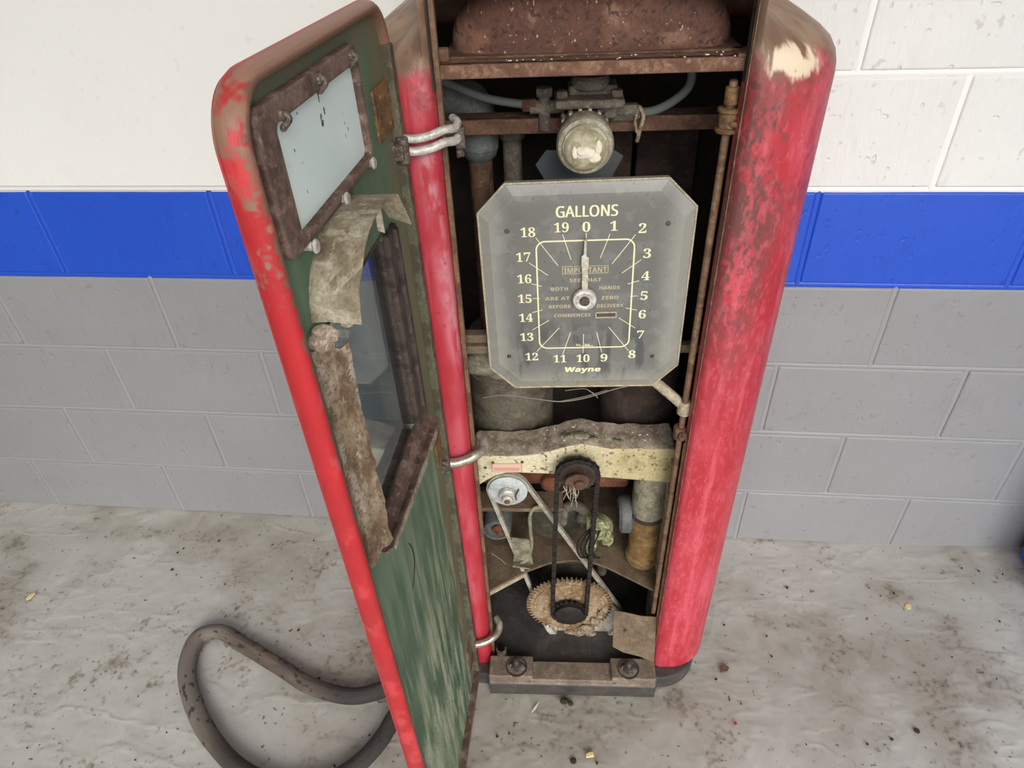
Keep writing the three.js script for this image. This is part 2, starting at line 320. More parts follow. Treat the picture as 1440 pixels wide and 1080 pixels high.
function smoothish(g, limit = 0.75) {                              // smooth where faces meet at a shallow angle
  const p = g.attributes.position, n = g.attributes.normal, at = new Map();
  const key = (i) => Math.round(p.getX(i) * 2e5) + ',' + Math.round(p.getY(i) * 2e5) + ',' + Math.round(p.getZ(i) * 2e5);
  for (let i = 0; i < p.count; i++) { const k = key(i); if (!at.has(k)) at.set(k, []); at.get(k).push(i); }
  const out = new Float32Array(p.count * 3), a = V(0, 0, 0), b = V(0, 0, 0), s = V(0, 0, 0);
  for (const list of at.values()) for (const i of list) {
    a.fromBufferAttribute(n, i); s.set(0, 0, 0);
    for (const j of list) { b.fromBufferAttribute(n, j); if (a.dot(b) > limit) s.add(b); }
    s.normalize(); out.set([s.x, s.y, s.z], i * 3);
  }
  g.setAttribute('normal', new THREE.BufferAttribute(out, 3));
  return g;
}
function tube(pts, r, seg = 48, rs = 10, tension) {
  const c = new THREE.CatmullRomCurve3(pts.map((p) => V(...p)), false, tension === undefined ? 'centripetal' : 'catmullrom', tension);
  const g = new THREE.TubeGeometry(c, seg, r, rs).toNonIndexed();
  const caps = [0, 1].map((t) => new THREE.SphereGeometry(r, rs, 6).translate(...c.getPointAt(t).toArray()).toNonIndexed());
  return mergeGeometries([g, ...caps]);
}
function flatShape(pts) { const s = new THREE.Shape(); pts.forEach((p, i) => (i ? s.lineTo(...p) : s.moveTo(...p))); s.closePath(); return s; }
function extr(shape, z0, z1, bev = 0.0015, seg = 12) {             // extrude from z0 to z1 with bevels inside those limits
  const b = Math.min(bev, (z1 - z0) / 2.2);
  return new THREE.ExtrudeGeometry(shape, { depth: z1 - z0 - 2 * b, bevelEnabled: b > 0, bevelThickness: b, bevelSize: b, bevelOffset: -b, bevelSegments: 2, curveSegments: seg }).translate(0, 0, z0 + b);
}
function rrect(x0, x1, y0, y1, r) {
  const [a, b, c, d] = Array.isArray(r) ? r : [r, r, r, r], s = new THREE.Shape();   // bottom left, bottom right, top right, top left
  s.moveTo(x0 + a, y0); s.lineTo(x1 - b, y0); s.absarc(x1 - b, y0 + b, b, -Math.PI / 2, 0); s.lineTo(x1, y1 - c); s.absarc(x1 - c, y1 - c, c, 0, Math.PI / 2);
  s.lineTo(x0 + d, y1); s.absarc(x0 + d, y1 - d, d, Math.PI / 2, Math.PI); s.lineTo(x0, y0 + a); s.absarc(x0 + a, y0 + a, a, Math.PI, Math.PI * 1.5);
  return s;
}
function lump(c, r, s, squash = [1, 1, 1], det = 2) {              // an irregular clod
  const g = new THREE.IcosahedronGeometry(1, det), p = g.attributes.position;
  for (let i = 0; i < p.count; i++) {
    const x = p.getX(i), y = p.getY(i), z = p.getZ(i);
    const k = r * (0.65 + 0.7 * vn(x * 1.7 + s * 3.1 + 40, y * 1.7 + z * 1.3 + 40, 256, 256, s));
    p.setXYZ(i, c[0] + x * k * squash[0], c[1] + y * k * squash[1], c[2] + z * k * squash[2]);
  }
  g.computeVertexNormals(); return smoothish(g, 0.5);
}
// a strip of sheet: rows of points joined into a surface, thickened along its normals
function sheet(rows, t = 0.0012) {
  const R = rows.length, C = rows[0].length, P = rows.map((r) => r.map((p) => V(...p))), N = P.map((r, i) => r.map((p, j) => {
    const a = P[Math.min(i + 1, R - 1)][j].clone().sub(P[Math.max(i - 1, 0)][j]), b = P[i][Math.min(j + 1, C - 1)].clone().sub(P[i][Math.max(j - 1, 0)]);
    return a.cross(b).normalize();
  }));
  const pos = [], tri = (a, b, c) => pos.push(a.x, a.y, a.z, b.x, b.y, b.z, c.x, c.y, c.z), quad = (a, b, c, d) => { tri(a, b, c); tri(a, c, d); };
  const off = (i, j, k) => P[i][j].clone().addScaledVector(N[i][j], k * t / 2);
  for (let i = 0; i < R - 1; i++) for (let j = 0; j < C - 1; j++) {
    quad(off(i, j, 1), off(i + 1, j, 1), off(i + 1, j + 1, 1), off(i, j + 1, 1));
    quad(off(i, j, -1), off(i, j + 1, -1), off(i + 1, j + 1, -1), off(i + 1, j, -1));
  }
  for (let i = 0; i < R - 1; i++) { quad(off(i, 0, 1), off(i, 0, -1), off(i + 1, 0, -1), off(i + 1, 0, 1)); quad(off(i, C - 1, 1), off(i + 1, C - 1, 1), off(i + 1, C - 1, -1), off(i, C - 1, -1)); }
  for (let j = 0; j < C - 1; j++) { quad(off(0, j, 1), off(0, j + 1, 1), off(0, j + 1, -1), off(0, j, -1)); quad(off(R - 1, j, 1), off(R - 1, j, -1), off(R - 1, j + 1, -1), off(R - 1, j + 1, 1)); }
  const g = new THREE.BufferGeometry(); g.setAttribute('position', new THREE.Float32BufferAttribute(pos, 3)); g.setAttribute('uv', new THREE.Float32BufferAttribute(new Float32Array(pos.length / 3 * 2), 2));
  g.computeVertexNormals(); return smoothish(g, 0.6);
}

// ------------------------------------------------------------------ the setting
{
  // floor: an uneven painted slab, a little higher towards the right-hand wall corner
  const g = new THREE.PlaneGeometry(6.4, 5.4, 256, 216).rotateX(-Math.PI / 2).translate(-0.3, 0, 2.5), p = g.attributes.position;
  for (let i = 0; i < p.count; i++) {
    const x = p.getX(i), z = p.getZ(i);
    let h = 0.004 * (fbm(x / 6.4 + 0.6, z / 6.4 + 0.5, 24, 24, 4, 931) - 0.5) + 0.02 * sst(0.55, 1.25, x) * (1 - sst(0.2, 1.2, z)) - 0.004;
    h += 0.007 * fbm(x / 6.4 + 0.6, z / 6.4 + 0.5, 50, 50, 3, 941) * (1 - sst(0.0, 0.06, z));
    p.setY(i, h);
  }
  g.computeVertexNormals();
  const uv = g.attributes.uv; for (let i = 0; i < p.count; i++) uv.setXY(i, p.getX(i), -p.getZ(i));
  const f = mesh('floor', [g], M.floor, scene, 'worn grey painted concrete floor', true); f.userData.kind = 'structure';
  mesh('slab', [rb(-3.5, 2.9, -0.3, -0.03, -0.2, 5.2, 0.01)], M.outside, f);
  const o = mesh('ground', [rb(-30, 30, -0.2, -0.05, 5.2, 60, 0.01)], M.outside, scene); tag(o, 'concrete apron outside the open front', null, null, 'structure');
}
const Y0 = 0.785;                                                  // the joint under the blue course
{
  const wall = new THREE.Group(); wall.name = 'wall_back'; wall.userData = { kind: 'structure', label: 'block wall painted white, blue and grey' }; scene.add(wall);
  const paint = (row) => (row >= 1 ? M.white : row === 0 ? M.blue : M.grey);
  const shapes = {};
  const block = (w, h, v) => shapes[w.toFixed(3) + h.toFixed(3) + v] ??= (() => {
    const g = boxUV(new RoundedBoxGeometry(w, h, 0.1, 3, 0.0055)), uv = g.attributes.uv; for (let i = 0; i < uv.count; i++) uv.setXY(i, uv.getX(i) + v * 0.317, uv.getY(i) + v * 0.213); return g;
  })();
  for (let row = -4; row <= 3; row++) {
    const off = (row & 1) ? 0.63 : 0.435, y0 = row === -4 ? 0.0 : Y0 + row * 0.2 + 0.0045, y1 = Y0 + (row + 1) * 0.2 - 0.0045;
    const shift = row === 2 ? 0.012 : 0;
    for (let k = -8; k < 6; k++) {
      const x0 = off + shift + k * 0.4 + 0.0045, x1 = x0 + 0.391;
      if (x1 < -2.6 || x0 > 2.0) continue;
      const m = new THREE.Mesh(block(x1 - x0, y1 - y0, (row * 5 + k * 3 + 60) % 7), paint(row));
      m.name = numbered('block'); m.castShadow = m.receiveShadow = true;
      m.position.set((x0 + x1) / 2, (y0 + y1) / 2, -0.05 + rr(-0.0008, 0.0008)); m.rotation.z = rr(-0.0015, 0.0015);
      wall.add(m);
    }
  }
  // struck mortar between the blocks, painted over with them
  const joints = (rowA, rowB, mat, lo, hi, name) => {
    const list = [];
    for (let row = rowA; row <= rowB; row++) {
      const off = ((row & 1) ? 0.63 : 0.435) + (row === 2 ? 0.012 : 0), y0 = Y0 + row * 0.2;
      if (row > -4) list.push(bead(-2.8, 2.1, y0, true));
      for (let k = -8; k < 6; k++) list.push(bead(y0, y0 + 0.2, off + k * 0.4, false));
    }
    const m = mesh(name, list, mat, wall);
    return m;
  };
  function bead(a, b, c, flat) {                                   // a shallow rounded joint, 3 mm behind the block faces
    const n = Math.max(2, Math.round((b - a) / 0.03)), rows = [];
    for (let i = 0; i <= n; i++) {
      const s = a + (b - a) * i / n, j = 0.0012 * (fbm(s * 0.2 + 0.5, c * 0.2 + 0.5, 60, 60, 3, 951) - 0.5), d = 0.003 * (fbm(s * 0.2 + 0.3, c * 0.2 + 0.7, 40, 40, 2, 953) - 0.5);
      rows.push([[-0.008, -0.006], [-0.0045, -0.003], [0, -0.0018], [0.0045, -0.003], [0.008, -0.006]].map(([w, z]) => (flat ? [s, c + w + j, z + d] : [c - w + j, s, z + d])));
    }
    const pos = [];
    for (let i = 0; i < n; i++) for (let k = 0; k < 4; k++) { const q = [rows[i][k], rows[i + 1][k], rows[i + 1][k + 1], rows[i][k + 1]]; for (const t of [0, 1, 2, 0, 2, 3]) pos.push(...q[t]); }
    const g = new THREE.BufferGeometry(); g.setAttribute('position', new THREE.Float32BufferAttribute(pos, 3)); g.setAttribute('uv', new THREE.Float32BufferAttribute(new Float32Array(pos.length / 3 * 2), 2));
    g.computeVertexNormals(); return smoothish(g, 0.3);
  }
  joints(-4, -1, M.greyJoint, 0, 0, 'mortar'); joints(0, 0, M.blue, 0, 0, 'mortar'); joints(1, 3, M.whiteJoint, 0, 0, 'mortar');
  mesh('backing', [rb(-3.4, 2.8, -0.2, 3.6, -0.25, -0.012, 0.002)], M.grey, wall);
  mesh('upper_blockwork', [rb(-3.2, 2.6, Y0 + 0.8, 3.6, -0.02, 0, 0.002)], M.white, wall);

  // smooth white board fixed over the upper blocks on the left
  const b = mesh('wall_board', [rb(-3.2, 0.02, 1.0, 3.6, 0.0005, 0.018, 0.002)], M.board, scene);
  tag(b, 'smooth white painted board fixed to the wall above the blue band, left of the pump', 'board');
  const at = [[-1.425, 1.372], [-1.187, 1.191], [-1.09, 1.109], [-1.26, 1.05], [-1.165, 1.026], [-1.08, 1.018], [-0.935, 1.096], [-0.925, 1.026]];
  for (const [x, y] of at) mesh('nail_head', [cyl([x, y, 0.0183], 'z', 0.0035, 0.0016, 10, 0.0005)], M.board, b);
  mesh('caulk', [rb(-3.2, 0.02, 0.9865, 0.9995, 0.0, 0.008, 0.003)], M.board, b);

  const S = (name, x0, x1, y0, y1, z0, z1, mat) => { const m = mesh(name, [rb(x0, x1, y0, y1, z0, z1, 0.004)], mat, scene); m.userData.kind = 'structure'; return m; };
  S('wall_left', -3.5, -3.3, -0.3, 3.7, -0.25, 3.5, M.white);
  S('wall_right', 2.7, 2.9, -0.3, 3.7, -0.25, 3.5, M.white);
  S('added_wall_front', -3.3, -1.3, -0.3, 3.7, 3.3, 3.5, M.white);  // unseen wall, added to hold skylight back from the left side
  S('ceiling', -3.5, 2.9, 3.6, 3.8, -0.25, 3.5, M.ceiling);
}
{ // blue painted post at the right edge
  const p = mesh('painted_post', [rb(1.126, 1.33, 0.012, 3.6, 0.015, 0.215, 0.045)], M.blue, scene);
  tag(p, 'blue painted post standing on the floor at the far right edge', 'post');
}

// ------------------------------------------------------------------ the petrol pump
const pump = new THREE.Group(); pump.name = 'fuel_pump'; scene.add(pump);
pump.position.set(0, 0, 0.425); pump.rotation.y = THREE.MathUtils.degToRad(3);
tag(pump, 'old red petrol pump with its door open and rusty works showing', 'fuel pump');

{ // shell: a plan outline open at the front, carried up and rounded over at the shoulders
  const half = []; const r = 0.085, W = 0.303, F = 0.004, B = -0.385;
  half.push([0.181, F - 0.026], [0.182, F - 0.016], [0.185, F - 0.008], [0.19, F - 0.003], [0.197, F]);
  for (let a = 90; a >= 0; a -= 9) half.push([W - r + r * Math.cos(a * Math.PI / 180), F - r + r * Math.sin(a * Math.PI / 180)]);
  half.push([W, -0.16], [W, -0.24], [W, B + 0.06]);
  for (let a = 15; a <= 90; a += 15) half.push([W - 0.06 + 0.06 * Math.cos(a * Math.PI / 180), B + 0.06 - 0.06 * Math.sin(a * Math.PI / 180)]);
  half.push([0.12, B], [0, B]);
  const plan = [...half.map(([x, z]) => [-x, z]), ...half.slice(0, -1).reverse()];
  const len = [0]; for (let i = 1; i < plan.length; i++) len.push(len[i - 1] + Math.hypot(plan[i][0] - plan[i - 1][0], plan[i][1] - plan[i - 1][1]));
  const total = len[len.length - 1];
  const prof = [[0, 0.044], [0, 0.2], [0, 0.5], [0, 0.8], [0, 1.1], [0, 1.2], [0, 1.27], [0.0015, 1.282], [0.006, 1.296], [0.014, 1.308], [0.028, 1.32], [0.05, 1.334], [0.08, 1.351], [0.12, 1.371], [0.16, 1.386]];
  const pos = [], uv = [], at = (i, j) => {
    const [ins, y] = prof[j], [x, z] = plan[i], k = Math.max(0, Math.abs(x) - 0.19) / (W - 0.19);
    const nx = Math.abs(x) > 0.19 ? Math.sign(x) * Math.max(0.19, Math.abs(x) - ins * Math.min(1, k * 1.6)) : x;
    const zc = z > -0.1 ? Math.min(z, F - ins * 1.15 * k ** 0.5) : z < -0.3 ? Math.max(z, B + ins * 0.5) : z;
    return [nx, y, zc];
  };
  for (let j = 0; j < prof.length - 1; j++) for (let i = 0; i < plan.length - 1; i++) {
    const q = [[i, j], [i + 1, j], [i + 1, j + 1], [i, j + 1]];
    for (const t of [0, 1, 2, 0, 2, 3]) { pos.push(...at(...q[t])); uv.push(len[q[t][0]] / total, prof[q[t][1]][1] / 1.42); }
  }
  const g = new THREE.BufferGeometry(); g.setAttribute('position', new THREE.Float32BufferAttribute(pos, 3)); g.setAttribute('uv', new THREE.Float32BufferAttribute(uv, 2));
  g.computeVertexNormals(); smoothish(g, 0.5);
  mesh('body_shell', [g], M.redBody, pump, 'faded red painted steel shell with dusty shoulders', true);
  if (Math.abs(total - PERIM) > 0.02) console.log('perimeter', total);
  {
    const rows = []; for (let i = 0; i <= 16; i++) { const x = -0.188 + 0.376 * i / 16, y = 1.386 + 0.022 * (1 - (x / 0.188) ** 2); rows.push([[x, y - 0.012, 0.0025], [x, y - 0.003, 0.001], [x, y, -0.01], [x, y, -0.15], [x, y, -0.29], [x, y - 0.01, -0.335], [x, y - 0.035, -0.352]]); }
    mesh('roof', [sheet(rows, 0.003)], M.roof, pump, 'dusty domed roof of the shell');
  }
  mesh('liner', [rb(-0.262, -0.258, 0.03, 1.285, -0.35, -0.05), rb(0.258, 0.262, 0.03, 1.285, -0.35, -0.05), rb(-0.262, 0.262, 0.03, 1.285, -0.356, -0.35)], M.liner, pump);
  // rusty channel round the opening
  for (const s of [-1, 1]) {
    const c = s < 0 ? [rb(-0.181, -0.174, 0.03, 1.386, -0.026, -0.016, 0.0012)]
      : [rb(0.1825, 0.187, 0.03, 1.386, -0.018, -0.006, 0.0012)];
    mesh('opening_channel', c, M.trim, pump);
    mesh('shoulder_flange', [rb(Math.min(s * 0.181, s * 0.187), Math.max(s * 0.181, s * 0.187), 1.27, 1.386, -0.022, -0.008, 0.001)], M.brownDark, pump);
  }
}

{ // base casting with a recessed lip, and the foot plate under the shell
  mesh('foot_plate', [extr((() => { const s = new THREE.Shape(); const W = 0.285, r = 0.09; s.moveTo(-W + r, 0.03); s.lineTo(W - r, 0.03); s.absarc(W - r, 0.03 - r, r, Math.PI / 2, 0, true); s.lineTo(W, -0.36); s.lineTo(-W, -0.36); s.lineTo(-W, 0.03 - r); s.absarc(-W + r, 0.03 - r, r, Math.PI, Math.PI / 2, true); return s; })(), 0, 0.043, 0.004).rotateX(-Math.PI / 2).scale(1, 1, -1)].map((g) => { // mirrored by the turn: put the winding right again
    const n = g.toNonIndexed(), p = n.attributes.position.array; for (let i = 0; i < p.length; i += 9) for (let k = 0; k < 3; k++) { const t = p[i + 3 + k]; p[i + 3 + k] = p[i + 6 + k]; p[i + 6 + k] = t; } n.computeVertexNormals(); return n;
  }), M.baseBlack, pump);
  const front = mesh('base_casting', [
    rb(-0.183, 0.183, 0.0, 0.05, 0.0, 0.053, 0.004),
    rb(-0.183, -0.086, 0.03, 0.072, 0.0, 0.051, 0.004), rb(0.086, 0.183, 0.03, 0.072, 0.0, 0.051, 0.004),
    rb(-0.1, 0.1, 0.03, 0.061, 0.006, 0.051, 0.003),
  ], M.casting, pump, 'brown cast base with a dipped front lip');
  mesh('base_band', [rb(-0.1835, 0.1835, 0.004, 0.046, 0.048, 0.0545, 0.002)], M.baseBlack, front);
  for (const x of [-0.122, 0.124]) {
    mesh('bolt_recess', [lathe([[0.02, 0], [0.021, 0.0035], [0.0235, 0.004], [0.0235, 0], [0.0, 0.0005]], 'y', [x, 0.0705, 0.028], 28)], M.baseBlack, front);
    const b = mesh('anchor_bolt', [cyl([x, 0.075, 0.028], 'y', 0.012, 0.012, 6), cyl([x, 0.085, 0.028], 'y', 0.006, 0.024, 14), lump([x + 0.012, 0.073, 0.03], 0.007, 5), lump([x - 0.012, 0.073, 0.024], 0.006, 9)], M.bolt, front);
    void b;
  }
  mesh('inner_floor', [rb(-0.256, 0.256, 0.012, 0.024, -0.35, 0.004, 0.002)], M.black, pump);
  mesh('latch_clip', [sheet([[-0.168, -0.008], [-0.166, 0.0], [-0.158, 0.004], [-0.15, 0.0], [-0.147, -0.01]].map(([x, z]) => [[x, 0.05, z], [x, 0.07, z], [x, 0.092, z + 0.002]]), 0.002), rb(-0.17, -0.146, 0.048, 0.06, -0.02, 0.002)], M.knuckle, pump, 'grey clip in the lower left corner of the opening');
}

// ---- the dial
{
  const OUT = [[-0.149, 0.133], [-0.109, 0.174], [0.111, 0.174], [0.151, 0.133], [0.149, -0.131], [0.112, -0.171], [-0.112, -0.171], [-0.15, -0.131]];
  const k = 0.9, INN = OUT.map(([x, y]) => [x * k, y * (k + 0.01)]), W = 0.304, H = 0.35;
  const cv = document.createElement('canvas'); cv.width = 1216; cv.height = 1400;
  const c = cv.getContext('2d'), px = (x) => (x / W + 0.5) * 1216, py = (y) => (0.5 - y / H) * 1400, mm = 4000;
  { // grey-black enamel, mottled and stained, paler towards the border
    const im = c.createImageData(1216, 1400), d = im.data;
    for (let y = 0, o = 0; y < 1400; y++) for (let x = 0; x < 1216; x++, o += 4) {
      const u = x / 1216, v = y / 1400, f = fbm(u, v, 5, 6, 5, 961), g = fbm(u, v, 20, 22, 4, 963), h = fbm(u, v, 90, 100, 2, 967), st = fbm(u, v, 24, 5, 4, 971);
      let q = mix([114, 113, 106], [94, 94, 90], f);
      q = mix(q, [62, 64, 68], sst(0.45, 0.65, st) * sst(0.55, 0.75, v) * 0.65 * (1 - sst(0.3, 0.42, Math.abs(u - 0.48))));
      q = mix(q, [140, 139, 132], sst(0.54, 0.7, g) * 0.3);
      q = mix(q, [44, 40, 36], sst(0.85, 0.91, h) * 0.8);
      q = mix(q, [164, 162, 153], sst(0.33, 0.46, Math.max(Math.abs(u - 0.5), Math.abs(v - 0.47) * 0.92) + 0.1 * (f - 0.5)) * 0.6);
      q = mix(q, [60, 52, 46], sst(0.62, 0.8, 0.5 * h + 0.5 * g) * sst(0.86, 0.95, v) * 0.8);
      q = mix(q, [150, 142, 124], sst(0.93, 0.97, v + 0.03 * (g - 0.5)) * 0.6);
      d[o] = q[0]; d[o + 1] = q[1]; d[o + 2] = q[2]; d[o + 3] = 255;
    }
    c.putImageData(im, 0, 0);
  }
  const ink = '#e8deb4';
  c.fillStyle = c.strokeStyle = ink; c.textAlign = 'center'; c.textBaseline = 'middle';
  const put = (t, x, y, size, font = 'bold', fam = 'sans-serif', width) => {
    c.save(); c.translate(px(x / 1000), py(y / 1000)); c.font = font + ' ' + size + 'px ' + fam;
    const w = c.measureText(t).width; c.scale(width ? width * 4 / w : 1, 1); c.fillText(t, 0, size * 0.04); c.restore();
  };
  for (const d of [-0.5, 0, 0.5]) put('GALLONS', 1.8 + d, 134.5, 90, 'normal', 'sans-serif', 86);
  const N = { 0: [1.5, 111.5], 1: [39.6, 111.4], 2: [79.1, 106.8], 3: [88, 68.4], 4: [88, 32.6], 5: [88, 0.1], 6: [87, -32], 7: [86.5, -68.5], 8: [75.6, -105], 9: [32, -110.5], 10: [-1.1, -111], 11: [-37.5, -111], 12: [-82, -106], 13: [-88.5, -68.6], 14: [-88.5, -33.6], 15: [-88.5, -0.4], 16: [-88, 33], 17: [-88, 68], 18: [-80, 106], 19: [-33, 111.6] };
  for (const [n, [x, y]] of Object.entries(N)) put(n, x, y, 80, 'bold', 'serif', n.length > 1 ? 22 : 12.5);
  c.lineWidth = 9; c.beginPath(); c.roundRect(px(-0.069), py(0.0905), 0.1385 * mm, 0.1815 * mm, 52); c.stroke();
  c.lineWidth = 4;
  const rays = [[-31.4, 100.5, -19.6, 61.2], [-69.1, 96.7, -38.3, 52.1], [34.5, 99.3, 21.8, 62], [70, 97, 39, 53], [-80.1, 58.1, -53.2, 37.1], [80, 58, 53.5, 37.5], [-78.1, 24.2, -62.5, 19.2], [79, 24.5, 62.5, 19.5], [-77.4, -0.8, -66.4, -1.1], [78, -0.8, 67, -1.1], [-78.3, -25.3, -62.9, -21], [79, -25.5, 62, -21], [-79.4, -56.6, -53.1, -39.5], [78, -57, 52, -38], [-73.8, -97, -38, -53.6], [70, -99.1, 37.6, -54], [-33.3, -104, -20.8, -63], [28.3, -101.1, 19.4, -63.2], [-1.2, -101.7, -0.5, -66], [1.6, 102, 1.8, 64]];
  for (const [a, b, e, f] of rays) { c.beginPath(); c.moveTo(px(a / 1000), py(b / 1000)); c.lineTo(px(e / 1000), py(f / 1000)); c.stroke(); }
  c.fillStyle = c.strokeStyle = '#b3a589';
  put('IMPORTANT', 1, 44.5, 46, 'bold', 'sans-serif', 62); c.lineWidth = 4; c.strokeRect(px(-0.032), py(0.0505), 0.0655 * mm, 0.0118 * mm);
  put('SEE THAT', 1.2, 28.4, 33, 'bold', 'sans-serif', 47);
  put('BOTH', -37, 14.7, 33, 'bold', 'sans-serif', 27); put('HANDS', 36.5, 14.8, 33, 'bold', 'sans-serif', 31);
  put('ARE AT', -40, -1.4, 33, 'bold', 'sans-serif', 37); put('ZERO', 38, -2.2, 33, 'bold', 'sans-serif', 26);
  put('BEFORE', -37, -15.4, 33, 'bold', 'sans-serif', 34); put('DELIVERY', 38, -16, 33, 'bold', 'sans-serif', 40);
  put('COMMENCES', -18, -31.2, 33, 'bold', 'sans-serif', 56);
  c.fillStyle = ink; put('No.', -8, -86, 22, 'bold', 'serif'); c.fillRect(px(-0.003), py(-0.0875), 70, 4); put('Bal', 5, -85.5, 20, 'bold', 'serif');
  { // the maker's lettering: wide, bold, slanted, the W's arm running over the word
    c.save(); c.translate(px(-0.0013), py(-0.1335)); c.transform(1, 0, -0.15, 1, 0, 0); c.font = 'bold 50px sans-serif'; const w = c.measureText('Wayne').width; c.scale(58 * 4 / w, 1); c.fillText('Wayne', 0, 0); c.lineWidth = 2; c.strokeStyle = ink; c.strokeText('Wayne', 0, 0); c.restore();
    c.fillRect(px(-0.029), py(-0.1305), 50, 4);
  }
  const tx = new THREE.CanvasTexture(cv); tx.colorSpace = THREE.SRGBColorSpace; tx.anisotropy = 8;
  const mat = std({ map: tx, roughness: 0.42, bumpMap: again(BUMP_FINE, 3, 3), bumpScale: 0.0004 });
  const pos = [], push = (...q) => q.forEach((p) => pos.push(...p)), zi = 0.0055, n = OUT.length;
  for (let i = 0; i < n; i++) {
    const j = (i + 1) % n, o0 = [...OUT[i], 0], o1 = [...OUT[j], 0], i0 = [...INN[i], zi], i1 = [...INN[j], zi], b0 = [...OUT[i], -0.01], b1 = [...OUT[j], -0.01];
    push(o0, i1, o1, o0, i0, i1, i0, [0, 0, zi], i1, o0, o1, b1, o0, b1, b0, b0, b1, [0, 0, -0.01]);
  }
  const g = new THREE.BufferGeometry(); g.setAttribute('position', new THREE.Float32BufferAttribute(pos, 3));
  const uv = []; for (let i = 0; i < pos.length; i += 3) uv.push(pos[i] / W + 0.5, pos[i + 1] / H + 0.5);
  g.setAttribute('uv', new THREE.Float32BufferAttribute(uv, 2)); g.computeVertexNormals();
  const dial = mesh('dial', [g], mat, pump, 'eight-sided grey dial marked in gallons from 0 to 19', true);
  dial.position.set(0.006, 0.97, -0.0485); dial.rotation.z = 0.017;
  const rim = []; for (let i = 0; i < n; i++) { const a = OUT[i], b = OUT[(i + 1) % n]; rim.push(tube([[a[0], a[1], 0.0005], [(a[0] + b[0]) / 2, (a[1] + b[1]) / 2, 0.0005], [b[0], b[1], 0.0005]], 0.0017, 4, 6)); }
  mesh('bezel', rim, M.boneWhite, dial);
  mesh('hand', [extr(flatShape([[-0.0042, 0], [0.0042, 0], [0.0048, 0.048], [0.0056, 0.05], [0.0052, 0.068], [0.0022, 0.069], [0.0012, 0.094], [-0.0012, 0.094], [-0.0024, 0.072], [-0.0052, 0.07], [-0.0054, 0.052], [-0.0046, 0.05]]), zi + 0.006, zi + 0.0085, 0.0006)], M.pulleyWhite, dial, 'pale metal hand pointing at zero');
  mesh('hand_tip', [extr(flatShape([[-0.0016, 0.07], [0.0028, 0.07], [0.0024, 0.094], [0.0004, 0.098], [-0.001, 0.094]]), zi + 0.003, zi + 0.0046, 0.0005)], M.meter, dial);
  const hub = mesh('hub', [lathe([[0.0001, 0.0], [0.018, 0.0], [0.018, 0.003], [0.0165, 0.0055], [0.0125, 0.0065], [0.011, 0.0055], [0.0001, 0.0055]], 'z', [0, -0.0015, 0], 36)], M.silver, dial); hub.position.z = zi + 0.004;
  hub.geometry.scale(1, 1, 1);
  mesh('hub_screw', [cyl([0, -0.0015, zi + 0.0115], 'z', 0.0072, 0.006, 18), rb(-0.006, 0.006, -0.0025, -0.0005, zi + 0.0135, zi + 0.0155, 0.0004)], M.bolt, dial);
  mesh('counter_window', [rb(0.0163, 0.049, -0.0285, -0.0262, zi, zi + 0.0018, 0.0005), rb(0.0163, 0.049, -0.0372, -0.035, zi, zi + 0.0018, 0.0005), rb(0.0163, 0.0186, -0.0365, -0.0267, zi, zi + 0.0018, 0.0005), rb(0.0467, 0.049, -0.0365, -0.0267, zi, zi + 0.0018, 0.0005)], M.boneWhite, dial);
  mesh('counter_slot', [rb(0.018, 0.047, -0.0355, -0.028, zi - 0.002, zi + 0.0005, 0.0003)], M.baseBlack, dial);
  for (const [x, y] of [[-0.109, 0.108], [0.1134, 0.112], [-0.118, -0.105], [0.107, -0.11]]) mesh('screw', [cyl([x, y, zi - 0.0005], 'z', 0.004, 0.003, 14)], M.bolt, dial);
}

// ---- cross bars, hood and the upper works
mesh('upper_rail', [rb(-0.181, 0.19, 1.2805, 1.2965, -0.034, -0.022, 0.002), rb(-0.181, 0.19, 1.291, 1.2965, -0.075, -0.026, 0.002), rb(-0.181, -0.165, 1.2965, 1.312, -0.05, -0.036, 0.003), rb(0.172, 0.19, 1.296, 1.3, -0.06, -0.02, 0.001)], M.rustBar, pump, 'rusty rail across the opening under the hood');
{
  const U = 48, Vn = 20, pos = [], uv = [], sp = (c, e) => Math.sign(c) * Math.abs(c) ** e;
  const P = (i, j) => { const th = Math.PI * 2 * i / U, ph = Math.PI / 2 * j / Vn, c = sp(Math.cos(ph), 0.62); return [0.006 + 0.176 * c * sp(Math.cos(th), 0.45), 1.2985 + 0.078 * sp(Math.sin(ph), 0.8), -0.155 + 0.1 * c * sp(Math.sin(th), 0.45)]; };
  for (let i = 0; i < U; i++) for (let j = 0; j < Vn; j++) { const q = [[i, j], [i, j + 1], [i + 1, j + 1], [i + 1, j]]; for (const t of [0, 1, 2, 0, 2, 3]) { const p = P(...q[t]); pos.push(...p); uv.push(p[0] * 2.6, (p[1] - 1.29) * 5 + p[2] * 2); } }
  const g = new THREE.BufferGeometry(); g.setAttribute('position', new THREE.Float32BufferAttribute(pos, 3)); g.setAttribute('uv', new THREE.Float32BufferAttribute(uv, 2)); g.computeVertexNormals(); smoothish(g, 0.3);
  const h = mesh('rain_hood', [g], M.rustHood, pump, 'domed rusty sheet metal hood', true);
  mesh('hood_flange', [rb(-0.174, 0.186, 1.2965, 1.3, -0.26, -0.05, 0.0015)], M.rust, h);
}
mesh('rear_rail', [rb(-0.256, 0.256, 1.176, 1.197, -0.162, -0.15, 0.002), rb(-0.256, 0.256, 1.192, 1.197, -0.19, -0.155, 0.002)], M.rust, pump);
mesh('dial_rail', [rb(-0.19, 0.194, 0.853, 0.869, -0.078, -0.062, 0.003), rb(-0.19, -0.145, 0.869, 0.885, -0.09, -0.07, 0.003)], M.plate, pump, 'brown bar behind the dial');
